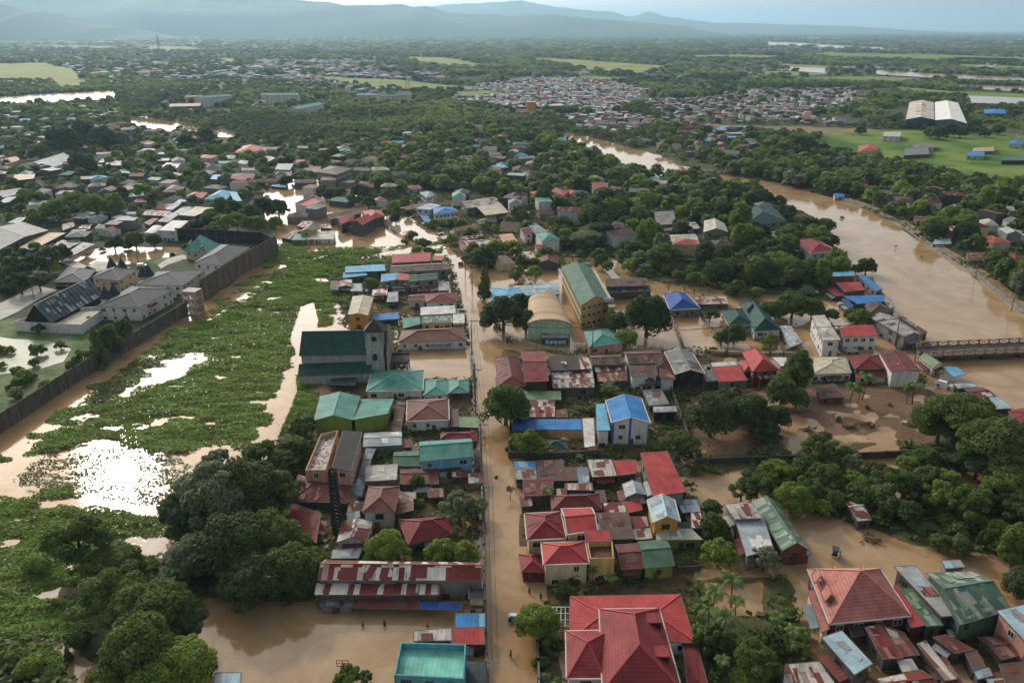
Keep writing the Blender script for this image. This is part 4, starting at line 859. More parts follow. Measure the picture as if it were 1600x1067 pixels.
||x 3.5 .8 rust grey 1510 395 1560 393 1562 405 1512 408
||h 3.5 1 mar2 grey 1567 396 1602 394 1604 410 1570 412
||s 3 .3 pale grey 1488 320 1507 320 1508 328 1490 328
||s 3 .3 blue white 1302 303 1318 302 1320 307 1304 308
|white angular church with silver roof at the far left|y 5 4 silver white 84 243 118 249 72 266 42 257
||x 5 1 terra cream 0 250 25 244 31 250 9 257
||s 6 .5 tan dteal 23 274 55 273 53 279 20 283
||x 4 1 grey grey -10 300 30 294 40 301 5 309
||s 5 .3 pale dgrey 10 309 27 308 14 316 -4 318
||s 3 .3 pale dgrey 28 341 43 340 30 349 12 348
||s 3 .4 wwhite dgrey 80 342 90 338 96 343 88 347
||x 3.5 .5 wr dgrey 97 350 115 347 116 354 98 360
||x 3 .5 rw dgrey 128 352 145 350 140 358 122 357
||s 3 .4 cyan dgrey 187 266 207 270 212 277 195 275
||s 3 .4 beige grey 213 268 225 267 230 273 214 274
||s 5 .4 wr dgrey 168 253 191 252 189 259 164 258
||s 4 .4 pale dgrey 160 249 178 249 168 254 153 254
'''
WM.update(wwood=(160, 154, 146), pale=(150, 166, 164), cyanw=(120, 160, 180), dgreenw=(70, 92, 76), lgreyw=(160, 158, 154))
for ln_ in HOUSES.strip().splitlines(): house(ln_)
ZF = 1
# ---- far school blocks: near wall edge + depth
SCHOOLS = '''
||xd 13 2.5 teal white 312 154 364 150 14
||xd 13 2.5 teal white 407 149 466 149 14
||xd 10 2.5 teal white 465 171 507 163 14
||xd 10 2 cyan cream 557 149 588 149 12
||xd 10 2 teal cream 596 151 640 149 12
||x 6 2.5 tan dgrey 264 167 313 166 30
||x 8 1.5 peach cream 290 152 318 151 12
||s 6 .5 white grey 848 166 882 165 12
||f 14 0 peach orange 823 160 837 160 16
||h 5 2 red grey 814 176 829 176 12
'''
SL = ['three-storey cream school block with green roof, nearest the left river', 'long four-storey cream school block with pale green roof, the widest', 'cream school block with green roof seen end-on in front of trees',
 'short cream block with blue roof right of the widest school block', 'long low cream block with grey-green roof, rightmost of the school blocks', 'large open tan-roofed gymnasium left of the school blocks', 'small peach-roofed school wing behind the gymnasium',
 'long white-roofed shed in the middle distance', 'plain orange cube-shaped building in the middle distance', 'vivid red-roofed building near the orange cube-shaped building']
for ln_, lb in zip(SCHOOLS.strip().splitlines(), SL):
    o = house(ln_, 'school' if 'school' in lb else 'building', 'school_building' if 'school' in lb else 'building'); o['label'] = lb; AUTO.pop()
# ================================================================ vegetation
def leafcloud(rs, lobes, n, size, depth=.22, droop=0.0, aspect=1.5, inner=.12):
    """leaf-sized quads spread over the shells of a set of ellipsoid lobes; lobes rows: x y z rx ry rz"""
    lo = np.array(lobes, float); area = lo[:, 3]*lo[:, 4]+lo[:, 3]*lo[:, 5]; pr = area/area.sum()
    k = rs.choice(len(lo), n, p=pr); d = rs.normal(size=(n, 3)); d /= np.linalg.norm(d, axis=1)[:, None]
    d[:, 2] = np.where((d[:, 2] < -.35) & (rs.random(n) < .6), -d[:, 2], d[:, 2])
    rad = 1-depth*rs.random(n)**1.6; rad = np.where(rs.random(n) < inner, rad*.6, rad)
    rad = np.where(rs.random(n) < .06, rad*1.14, rad)
    p = lo[k, :3]+d*lo[k, 3:6]*rad[:, None]
    nrm = d/lo[k, 3:6]; nrm /= np.linalg.norm(nrm, axis=1)[:, None]; nrm = nrm+rs.normal(size=(n, 3))*.55; nrm[:, 2] += .25; nrm /= np.linalg.norm(nrm, axis=1)[:, None]
    r = rs.normal(size=(n, 3)); r[:, 2] -= droop; a = np.cross(nrm, r); a /= np.linalg.norm(a, axis=1)[:, None]; b = np.cross(nrm, a)
    s = size*(.6+.8*rs.random(n))[:, None]; a = a*s*.5; b = b*s*.5*aspect
    return p, a, b
def quads(p, a, b):
    V = np.stack([p-a-b*.6, p+a*.8-b, p+a+b*.6, p-a*.8+b], 1).reshape(-1, 3); return V, np.arange(len(V)).reshape(-1, 4)
def lobeset(rs, style):
    L_ = []
    if style == 'round':
        nl = 34
        for i in range(nl):
            d = rs.normal(size=3); d /= np.linalg.norm(d); d[2] = abs(d[2])*1.25-.62
            r = rs.uniform(.18, .38); q = (1-r)*rs.uniform(.8, 1.16)
            L_.append((d[0]*q, d[1]*q, .98+d[2]*q*.95, r, r*rs.uniform(.8, 1.1), r*rs.uniform(.7, .95)))
        L_.append((0, 0, .92, .62, .62, .6))
    elif style == 'spread':
        for i in range(36):
            an = rs.uniform(0, 6.28); q = rs.uniform(.15, .9)**.7; r = rs.uniform(.18, .3)
            L_.append((math.cos(an)*q*.95, math.sin(an)*q*.95, 1.12-.42*q*q+rs.uniform(-.1, .12), r*1.15, r*1.15, r*.55))
        L_.append((0, 0, .95, .55, .55, .28))
    elif style == 'tall':
        for i in range(32):
            an = rs.uniform(0, 6.28); z = rs.uniform(0, 1); q = .52*math.sin(math.pi*(z*.8+.16))**.7; r = rs.uniform(.2, .32)
            L_.append((math.cos(an)*q, math.sin(an)*q, .5+z*1.55, r, r, r*1.05))
        L_.append((0, 0, 1.3, .34, .34, .85))
    elif style == 'bamboo':
        for i in range(26):
            an = rs.uniform(0, 6.28); q = rs.uniform(.15, .85); h = rs.uniform(1.0, 1.6)*(1-.25*q)
            for t in (.45, .75, 1.0): L_.append((math.cos(an)*q*t**1.7, math.sin(an)*q*t**1.7, h*t, .16, .16, .24))
    elif style == 'loose':
        for i in range(30):
            d = rs.normal(size=3); d /= np.linalg.norm(d); d[2] = abs(d[2])-.25; r = rs.uniform(.16, .3); q = rs.uniform(.45, 1.0)
            L_.append((d[0]*q, d[1]*q, 1.0+d[2]*q*.9, r, r, r*.7))
    elif style == 'bush':
        for i in range(14):
            an = rs.uniform(0, 6.28); q = rs.uniform(0, .75); r = rs.uniform(.25, .42)
            L_.append((math.cos(an)*q, math.sin(an)*q, .38+.25*(1-q)+rs.uniform(-.1, .1), r, r, r*.8))
    elif style == 'cone':
        for i in range(40):
            z = rs.uniform(0, 1); an = rs.uniform(0, 6.28); q = .42*(1-z)+.05
            L_.append((math.cos(an)*q, math.sin(an)*q, .25+z*2.5, .2*(1.1-z)+.05, .2*(1.1-z)+.05, .25))
        L_.append((0, 0, 1.1, .3, .3, .9))
    return L_
SPEC = {'round': (4600, .085, 0), 'spread': (5200, .07, 0), 'tall': (4200, .085, 0), 'bamboo': (3600, .085, 1.5), 'loose': (3200, .08, .4), 'bush': (1500, .13, 0), 'cone': (3000, .08, .6)}
CROWN = {}; TRUNKM = {}
def crownmesh(style, v, lod):
    k = (style, v, lod)
    if k not in CROWN:
        rs = np.random.RandomState(hash(style) % 1 + sum(map(ord, style))*7+v*13); lb = lobeset(rs, style)
        n, s, dr = SPEC[style]; f = {'h': (3.0, .58), 'm': (1.0, 1.0), 'l': (.38, 1.55)}[lod]
        p, a, b = leafcloud(rs, lb, int(n*f[0]), s*f[1], droop=dr, aspect=1.5 if style != 'bamboo' else 2.6)
        V, Q = quads(p, a, b); CROWN[k] = npmesh('crown', V, Q, [LEAF['m']])
        if (style, v) not in TRUNKM:
            q = MB(); top = {'round': .8, 'spread': .75, 'tall': 1.3, 'bamboo': .4, 'loose': .8, 'bush': .3, 'cone': 1.5}[style]; w0 = {'bush': .05, 'bamboo': .05}.get(style, .13)
            pts = [Vector((0, 0, -.15)), Vector((rs.uniform(-.04, .04), rs.uniform(-.04, .04), top*.5)), Vector((rs.uniform(-.08, .08), rs.uniform(-.08, .08), top))]
            q.beam(pts[0], pts[1], w0, n=7, w2=w0*.75); q.beam(pts[1], pts[2], w0*.75, n=7, w2=w0*.5)
            for i in range(6):
                l = lb[rs.randint(len(lb))]; q.beam(pts[1]+(pts[2]-pts[1])*rs.uniform(0, 1), Vector(l[:3]), w0*.45, n=5, w2=w0*.12)
            me = bpy.data.meshes.new('trunk'); me.from_pydata(q.v, [], q.f); me.materials.append(BARK); TRUNKM[(style, v)] = me
    return CROWN[k], TRUNKM[(style, v)]
rs0 = np.random.RandomState(3)
# palm
def palmmeshes(v):
    rs = np.random.RandomState(100+v); P = []; A = []; B = []; nf = 17
    for i in range(nf):
        an = i*2.4+rs.uniform(-.2, .2); el = rs.uniform(.15, 1.1); pos = np.array([0, 0, 0.]); L_ = rs.uniform(.85, 1.1); seg = 12
        for j in range(seg):
            e = el-1.75*(j/seg)**1.3; dv = np.array([math.cos(an)*math.cos(e), math.sin(an)*math.cos(e), math.sin(e)])*L_/seg; pos = pos+dv; d = dv/np.linalg.norm(dv)
            side = np.array([-math.sin(an), math.cos(an), 0]); w = .24*math.sin(math.pi*min(1, (j+1.2)/(seg+1)))+.03
            for s in (-1, 1):
                q = side*s*w*.5+np.array([0, 0, -.28*w]); P.append(pos+q); A.append(q); B.append(d*L_/seg*.42)
    P = np.array(P); A = np.array(A); B = np.array(B); V = np.stack([P-A-B, P+A-B*.3, P+A+B*.5, P-A+B], 1).reshape(-1, 3); V[:, 2] += 0
    cm = npmesh('fronds', V, np.arange(len(V)).reshape(-1, 4), [LEAF['p']]); q = MB(); pts = []; bx, by = rs.uniform(-.3, .3, 2)
    for i in range(7): t_ = i/6; pts.append(Vector((bx*(1-t_)**1.6, by*(1-t_)**1.6, -2.4*(1-t_))))
    for i in range(6): q.beam(pts[i], pts[i+1], .10-.006*i, n=7, w2=.094-.006*i)
    me = bpy.data.meshes.new('trunk'); me.from_pydata(q.v, [], q.f); me.materials.append(BARK); return cm, me
PALM = [palmmeshes(i) for i in range(4)]
def bananamesh(v):
    rs = np.random.RandomState(200+v); q = MB()
    for i in range(10):
        an = i*2.4+rs.uniform(-.3, .3); el = rs.uniform(.5, 1.35); pos = Vector((0, 0, .45)); side = Vector((-math.sin(an), math.cos(an), 0)); w = rs.uniform(.12, .17); prev = None; n = 6
        for j in range(n+1):
            e = el-1.9*(j/n)**1.5; ww = w*math.sin(math.pi*(.12+.86*j/n)); cur = (pos-side*ww+Vector((0, 0, ww*.3)), pos, pos+side*ww+Vector((0, 0, ww*.3)))
            if prev: q.face([prev[0], prev[1], cur[1], cur[0]]); q.face([prev[1], prev[2], cur[2], cur[1]])
            prev = cur; pos = pos+Vector((math.cos(an)*math.cos(e), math.sin(an)*math.cos(e), math.sin(e)))*.17
    me = bpy.data.meshes.new('leaves'); me.from_pydata(q.v, [], q.f); me.materials.append(LEAF['l']); b = MB()
    for i in range(3): b.beam((0, 0, -.1), (rs.uniform(-.05, .05), rs.uniform(-.05, .05), .5), .12, n=7, w2=.07)
    m2 = bpy.data.meshes.new('trunk'); m2.from_pydata(b.v, [], b.f); m2.materials.append(BARK); return me, m2
BANANA = [bananamesh(i) for i in range(3)]
HC = {'round': 1.0, 'spread': .95, 'tall': 1.25, 'bamboo': .9, 'loose': 1.0, 'bush': .45, 'cone': 1.4}
TNAME = {'round': 'broadleaf_tree', 'spread': 'spreading_tree', 'tall': 'tall_tree', 'bamboo': 'bamboo_clump', 'loose': 'loose_tree', 'bush': 'bush', 'cone': 'conifer', 'palm': 'palm_tree', 'banana': 'banana_plant'}
TREES = []     # (obj, style, leaf, px, py, R)
def place(x, y, R_, style, leaf='m', v=None, sc=None):
    v = rng.randrange(4) if v is None else v
    root = empty(TNAME[style], (x, y, 0), None, {'palm': 'palm tree', 'banana': 'banana plant', 'bush': 'bush', 'bamboo': 'bamboo'}.get(style, 'tree'))
    px, py, s = PX((x, y, R_)); rz = rng.uniform(0, 6.28)
    if style == 'palm':
        c, t_ = PALM[v % 4]; h = 2.4*R_*rng.uniform(.8, 1.1); root.location.z = h-.2
        root.scale = (R_, R_, h/2.4)
    elif style == 'banana': c, t_ = BANANA[v % 3]; root.scale = (R_,)*3
    else:
        lod = 'h' if R_*s > 30 else ('m' if R_*s > 10 else 'l')
        c, t_ = crownmesh(style, v, lod); root.scale = (R_*rng.uniform(.92, 1.08), R_*rng.uniform(.92, 1.08), R_*rng.uniform(.88, 1.1))
    root.rotation_euler.z = rz
    for nm, me in (('crown' if style not in ('palm', 'banana') else 'fronds' if style == 'palm' else 'leaves', c), ('trunk', t_)):
        o = bpy.data.objects.new(nm, me); COL.objects.link(o); o.parent = root
        if me is c and style not in ('palm', 'banana'): o.material_slots[0].link = 'OBJECT'; o.material_slots[0].material = LEAF[leaf]
    TREES.append([root, style, leaf, px, py, R_, R_*s]); return root
def T(cx, cy, r, style='round', leaf='m', v=None):
    R_ = 5.0
    hc = HC.get(style, 1.0)
    if style == 'palm': hc = 2.1
    if style == 'banana': hc = .6
    for _ in range(6):
        p = U(cx, cy, min(hc*R_, 60)); R_ = r*(1.16 if style in ('round', 'spread', 'loose', 'tall') else 1)/PX(p)[2]
    place(p.x, p.y, R_, style, leaf, v); return p.x, p.y, R_
MAN = '''
1468 204 13 round d;1484 202 11 round d;1454 206 9 round m;1502 206 9 round m;1256 226 16 loose d;1345 202 8 round m;1525 190 9 round m;1395 185 8 round d;1560 200 10 round m;1540 206 8 round d;60 515 10 loose m;95 540 8 loose m;140 500 8 round m;0 545 9 round m;270 398 6 bush d;1210 735 22 round m;1265 765 22 loose m;1300 775 20 round m;1345 770 22 round m;1420 800 22 round d;1335 752 20 loose l;1375 772 24 round m;1450 745 22 round m
840 968 33 round l;790 628 34 round m;786 487 30 round d;822 500 20 round d;838 506 15 loose m;812 470 16 round d;1012 488 36 round d;962 498 20 round m;978 524 17 round l;940 520 9 bush m
1112 645 36 round d;1176 638 36 round d;1140 620 24 round d;1248 578 27 tall m;1062 692 26 loose m;1222 608 24 round m;1245 620 18 round m;1196 668 22 round d;1215 650 22 round d
604 855 31 round l;690 857 25 round l;724 862 22 round l;716 792 27 loose g;742 790 20 loose g;652 752 13 round m;654 786 11 bush l;610 706 10 bush l;596 712 9 bush m;736 800 15 bush g
822 692 24 loose l;840 700 18 loose l;800 700 14 bush m;925 640 15 bush m;945 612 14 bush m;988 605 9 bush l;975 618 12 bush m;905 640 9 bush g
1500 645 50 spread m;1560 690 55 spread m;1470 660 34 spread m;1590 740 40 spread m;1530 720 30 spread d;1285 704 26 loose m;1262 720 20 round m;1320 708 14 round m
1185 752 26 loose m;1215 740 22 loose l;1240 772 30 round l;1160 765 18 loose m;1290 745 22 loose m;1330 740 26 bush m;1370 735 24 bush m;1400 755 30 loose m;1440 770 24 bush m;1395 790 22 round d;1470 775 24 loose l;1515 790 32 loose m;1560 770 30 loose m;1600 790 30 round m;1590 850 30 tall m;1555 840 26 bamboo m;1440 722 16 round l;1285 790 16 round l;1335 722 16 loose g;1480 815 20 bush m;1440 825 14 bush l;1255 740 18 bush m;1310 722 12 bush m;1500 735 14 bush g
1114 820 22 round m;1112 790 16 round m;1124 862 24 round l;1128 835 16 round m;1195 872 20 loose g;1180 860 14 loose g;1470 845 16 round m;1500 848 18 round m;1600 905 28 round d
1110 995 34 bamboo m;1130 1000 22 round m;1090 1040 20 bush m;1180 1030 34 loose m;1215 1000 20 loose d;1235 960 16 bush m;1200 1050 24 bush m;1160 1060 26 bush l
895 905 16 bush m;912 898 12 bush m;880 918 14 round m;935 905 10 bush m;850 1005 10 bush m;846 1035 14 bush m;852 1060 12 bush g;1010 904 7 bush m;1000 914 6 bush m
330 770 62 round g;385 760 55 round d;290 790 44 round d;430 770 38 loose m;360 840 60 round d;420 830 48 round m;300 860 40 round g;450 880 44 round m;395 900 44 round d;470 905 28 round d;440 930 26 bush d;490 870 18 loose l;355 915 30 bush d;470 850 20 loose l;445 720 20 loose m;410 715 30 loose m;340 715 20 loose g;460 700 22 round m;475 672 20 loose m;492 655 14 bush m;452 735 18 bush m;500 900 14 bush m
120 850 48 loose m;170 870 40 spread m;60 880 30 bush w;175 930 52 loose m;230 950 58 spread m;270 965 40 spread d;220 1010 56 round m;280 1030 46 round l;180 1050 40 round m;240 1060 46 round l;320 1050 20 loose m;125 1000 30 bush d;40 1050 34 bush l;80 1060 24 bush m;20 1030 26 bush m;105 1020 12 cone d;190 890 18 round l;215 880 16 round l;310 920 20 bush d;290 985 18 loose m
545 1050 16 loose l;570 1058 14 loose m;530 1062 12 bush m;748 1020 8 bush m
756 447 17 cone m;760 432 10 cone m;738 402 16 bush m;755 395 20 round d;740 390 12 round m;720 412 6 bush g;578 440 13 round l;700 330 6 bush m;690 348 10 bush l;705 350 9 bush l;722 345 9 bush l
645 368 13 bush m;660 380 14 bush m;650 390 12 bush l;670 392 12 bush m;630 378 8 bush m;608 300 14 round m;590 285 14 round m;562 295 14 round d;548 310 10 round m;575 315 10 round m;604 330 8 round m;618 340 8 round d
330 340 16 round m;350 350 18 loose l;370 345 16 loose l;390 330 18 round d;410 320 18 round d;435 325 16 round d;365 325 14 round m;400 345 14 loose l;330 360 12 round m;305 352 12 round d;430 345 10 round l;345 318 12 round m
85 325 20 round l;115 318 18 loose l;150 322 20 loose l;175 318 18 round l;60 312 14 loose m;55 340 10 round l;190 300 12 loose m;122 252 17 round d;140 258 12 round d;60 234 14 round m;70 226 10 round m;225 300 14 loose l;240 312 14 loose m;320 208 14 round m;95 215 24 round d;130 208 20 round d;160 212 20 round d;185 215 16 round g;290 218 14 round d
150 545 24 cone m;170 530 22 tall m;190 520 18 tall m;130 560 16 loose m;115 570 14 bush m;165 555 14 bush m;200 505 10 cone m;72 405 20 loose d;95 395 14 round d;20 420 22 loose d;45 415 20 loose d;60 440 16 loose d;30 440 20 loose d;10 455 18 bush d;178 378 13 round d;210 372 15 round m;240 374 11 round d;200 385 9 bush m;160 390 6 bush m;290 385 9 bush d;45 590 14 bush m;70 600 12 bush l;20 605 14 bush m;30 620 10 bush l
1345 495 16 round m;1330 490 11 round m;1355 412 15 round d;1338 418 9 round m;1250 430 18 round m;1195 420 24 round d;1215 395 20 round d;1290 350 14 round m;1275 385 8 round m;1300 375 12 round d;1230 410 16 round l;1240 470 24 round m;1205 480 18 round m;1270 480 18 round m;1300 490 12 round m;1225 490 14 bush l;1180 455 14 bush l;1225 365 12 round d;1316 340 4 bush m;1260 455 16 bush g;1240 560 8 bush m
1148 520 16 round m;1128 525 12 round m;1205 530 12 round l;1195 545 9 bush l;1110 490 12 loose m;1115 545 6 bush m;1455 545 8 bush m;1460 562 7 bush l;1448 540 7 round d;1355 635 6 bush m;1390 632 4 bush l;1310 655 7 bush g;1395 595 5 bush m
470 335 5 bush m;530 300 12 round m;515 302 10 round d;505 295 10 round m;505 245 12 round m;520 238 12 round d;447 280 10 round d;1035 640 5 bush m;1075 625 6 bush m;930 780 5 bush m;985 738 10 loose g;970 700 8 bush m;940 705 9 bush g;965 690 6 bush l;795 762 5 bush d;775 745 3 bush d
'''
for g_ in MAN.replace('\n', ';').split(';'):
    q = g_.split()
    if q: T(float(q[0]), float(q[1]), float(q[2]), q[3], q[4])
PALMS = '1145 905 24;1118 925 22;1135 960 24;1108 950 20;1150 940 18;1240 985 18;1255 990 14;1215 965 16;1235 1010 14;1180 1040 16;1130 1030 16;925 895 12;955 900 14;900 895 9;1160 1000 16;276 885 20;278 890 6;1335 600 15;1355 592 17;1430 598 18;1345 608 12;1420 603 14;798 762 9;855 765 15;840 772 9;640 662 10;950 600 14;960 606 12;212 393 9;203 400 6;75 290 9;95 282 10;120 285 10;130 292 9;50 300 8;155 285 8;180 275 9;170 280 9;270 260 6;290 268 6;240 285 7;48 590 6;40 583 4;905 715 8;1070 345 6;1083 350 5;1210 440 7;900 870 6;410 640 5;1090 985 14'
for g_ in PALMS.split(';'):
    q = [float(v) for v in g_.split()]
    if q[2] > 4: T(q[0], q[1], q[2], 'palm', 'p')
BAN = '1055 460 9;1070 450 8;1085 455 9;1098 462 8;1065 470 8;1080 478 7;1045 450 8;1108 452 7;880 400 8;895 402 9;908 396 8;915 408 8;890 412 7;870 395 7;1120 448 7;1092 475 6;520 880 9;700 880 7;1400 385 5;1440 402 5;650 480 6;900 640 8;845 705 7;1165 1045 12;1215 1020 14;1250 1010 12;435 905 11;640 470 6;1003 440 6;1015 432 6;1030 430 6'
for g_ in BAN.split(';'):
    q = [float(v) for v in g_.split()]; T(q[0], q[1], q[2], 'banana')
ROADP = P2W(pp('605 345 640 340 700 378 735 440 768 478 800 520 860 552 960 560 1100 558 1300 556 1430 560 1432 575 1300 566 1110 572 960 572 840 560 776 560 785 600 800 700 815 830 840 950 836 1067 755 1067 752 900 745 600 730 500 708 410 672 372'))
# ---- villages in the distance: nearer houses are things, the rest one object
SLUM = ['700 158 750 134 850 124 940 126 1015 142 985 166 930 178 870 168 800 172', '1000 155 1060 158 1200 142 1330 140 1360 152 1310 176 1380 185 1330 200 1180 194 1040 192', '108 345 245 334 262 348 250 372 112 378',
        '870 182 960 178 1040 190 1020 205 960 208 900 200']
SCHW = [P2W(pp(s)) for s in ('240 150 380 140 380 178 240 184', '395 142 520 140 520 190 395 172', '545 146 645 144 645 168 545 168', '805 155 890 155 890 182 805 186', '1395 155 1520 155 1520 205 1395 200', '500 520 501 520 501 521')]
SLUMW = [P2W(pp(s)) for s in SLUM]
VILL = [(SLUM[0], 11, 1.0), (SLUM[1], 14, .62), (SLUM[2], 8.5, .9), (SLUM[3], 14, .9), ('-40 205 200 198 330 222 400 240 540 232 600 262 540 300 400 300 250 332 -40 335', 17, .46), ('330 135 520 118 700 112 690 140 560 150 420 135 300 150', 26, .6), ('400 95 620 98 620 112 390 116', 34, .6),
        ('560 205 880 205 880 290 760 295 640 262 560 240', 26, .5), ('700 225 880 225 1060 300 1190 310 1290 360 1290 440 1130 440 960 395 880 340 740 300', 23, .5), ('640 300 880 330 880 420 760 420 700 360', 17, .5), ('430 290 640 270 640 345 430 350', 16, .45), ('870 182 1180 205 1180 260 1060 245 930 205', 16, .5), ('1000 200 1180 205 1180 235 1060 232', 22, .5), ('1080 100 1230 104 1230 116 1060 112', 38, .6), ('150 85 380 80 400 120 250 125', 55, .5), ('-40 175 200 170 200 195 -40 200', 24, .5),
        ('1370 300 1640 320 1640 430 1540 410 1440 350', 17, .6), ('1200 165 1400 170 1400 200 1240 195', 20, .4), ('800 85 1600 60 1600 125 900 120', 60, .7), ('0 60 800 57 800 95 0 100', 55, .7), ('0 100 600 95 600 135 0 140', 30, .6), ('0 50 1600 50 1600 62 0 60', 240, .7), ('1500 120 1640 125 1640 165 1450 150', 60, .3)]
FARH = []; FCOL = ['dark', 'wr', 'rust', 'lgrey', 'wwhite', 'brown', 'silver', 'terra', 'pale', 'red', 'cyan', 'teal', 'white', 'mar2', 'grey']
def nearfoot(x, y, m_):
    for f in FOOT:
        if (x-f[0])**2+(y-f[1])**2 < (max(f[2], f[3])+m_)**2: return True
    return False
hc_ = []
for vi, (zp, sp, pr) in enumerate(VILL):
    P = P2W(pp(zp)); xs_ = [p[0] for p in P]; ys_ = [p[1] for p in P]
    gx, gy = np.meshgrid(np.arange(min(xs_), max(xs_), sp), np.arange(min(ys_), max(ys_), sp)); gx = gx.ravel()+rs0.uniform(-.3, .3, gx.size)*sp; gy = gy.ravel()+rs0.uniform(-.3, .3, gy.size)*sp
    ok = inpoly(gx, gy, P) & (rs0.random(len(gx)) < pr)
    for c in WCUT[:2]: ok &= sdf(gx, gy, c) < -7
    for Q in FIELDW+PONDW+[BIGF]: ok &= ~inpoly(gx, gy, Q)
    for x, y in zip(gx[ok], gy[ok]):
        if not inpoly(np.array([x]), np.array([y]), ROADP)[0] and not nearfoot(x, y, 6): hc_.append((x, y, vi))
hc_.sort(key=lambda c: c[1])
FM = MB(); kept = 0
def farhouse(x, y, vi, keep):
    slum = vi < 4; wd = rng.uniform(6, 10) if slum else rng.uniform(8, 15); dp = rng.uniform(5, 9) if slum else rng.uniform(7, 11)
    if y > 1800: wd *= 1.7; dp *= 1.4
    if y > 6000: wd *= 2; dp *= 2
    z = rng.choice((3, 3, 3.5, 5.5) if slum else (3.5, 4, 6)); an = rng.uniform(-.5, .5)+rng.choice((0, 1.57)); k = rng.choice('sxh' if not slum else 'ssx')
    rk = rng.choice(['wr', 'wr', 'rust', 'lgrey', 'lgrey', 'wwhite', 'wwhite', 'brown', 'silver', 'pale', 'terra', 'white'] if slum else ['brown', 'rust', 'terra', 'wr', 'wwhite', 'mar2', 'cyan', 'grey', 'silver', 'mar2', 'teal', 'grey', 'brown', 'rust', 'dark', 'brown'])
    c, s = math.cos(an), math.sin(an); q = lambda a, b, h: Vector((x+a*c*wd/2-b*s*dp/2, y+a*s*wd/2+b*c*dp/2, h)); FARH.append((x, y))
    r = {'s': .5, 'x': 1.6, 'h': 1.8}[k]; e = 1-min(.95, dp/wd)
    c4 = [q(-1, -1, z), q(1, -1, z), q(1, 1, z), q(-1, 1, z)]; A = q(-1 if k == 'x' else -e, 0, z+r); B = q(1 if k == 'x' else e, 0, z+r)
    if k == 's': rf = [[c4[0], c4[1], c4[2]+Vector((0, 0, r)), c4[3]+Vector((0, 0, r))]]
    elif k == 'x': rf = [[c4[0], c4[1], B, A], [c4[2], c4[3], A, B]]
    else: rf = [[c4[0], c4[1], B, A], [c4[2], c4[3], A, B], [c4[1], c4[2], B], [c4[3], c4[0], A]]
    inn = [q(a*.93, b*.93, 0) for a, b in ((-1, -1), (1, -1), (1, 1), (-1, 1))]; walls = []
    for i in range(4): a, b = inn[i], inn[(i+1) % 4]; walls.append([a-Vector((0, 0, .5)), b-Vector((0, 0, .5)), Vector((b.x, b.y, z-.05+(r*.9 if k == 's' and i in (1, 2) else 0))), Vector((a.x, a.y, z-.05+(r*.9 if k == 's' and i in (2, 3) else 0)))])
    if k == 'x':
        for s_ in (-1, 1): walls.append([q(s_*.93, -.93, z-.05), q(s_*.93, .93, z-.05), q(s_*.93, 0, z+r*.9)])
    if keep:
        root = empty('house', (x, y, 0), None, 'house'); off = Vector((x, y, 0)); m1 = MB(); [m1.face(f, 0, uvfix(f)) for f in rf]; m1.build('roof', RMAT(rk), root, off)
        wk = rng.choice(['grey', 'dgrey', 'white', 'cream']); m2 = MB(); [m2.face(f) for f in walls]; m2.build('wall', WMAT(wk), root, off)
        b_ = PX((x, y, z)); AUTO.append((root, rk, z, wk, b_, wd*dp, k, 'house')); root['_px'] = b_[0]; root['_py'] = b_[1]
    else:
        mi = FCOL.index(rk); [FM.face(f, mi, uvfix(f)) for f in rf]; wi = len(FCOL)+rng.randrange(3); [FM.face(f, wi) for f in walls]
nth = sum(1 for o in bpy.data.objects if o.type == 'EMPTY' and o.get('category') == 'house')
for x, y, vi in hc_:
    farhouse(x, y, vi, nth < 298 and 190 < PX((x, y, 0))[1]); nth += 1
tag(FM.build('distant_houses', [RMAT(k) for k in FCOL]+[WMAT('grey'), WMAT('white'), WMAT('dgrey')]), 'densely packed low roofs of far villages', 'houses', kind='stuff')
FHA = np.array([f for f in FARH if f[1] < 950])
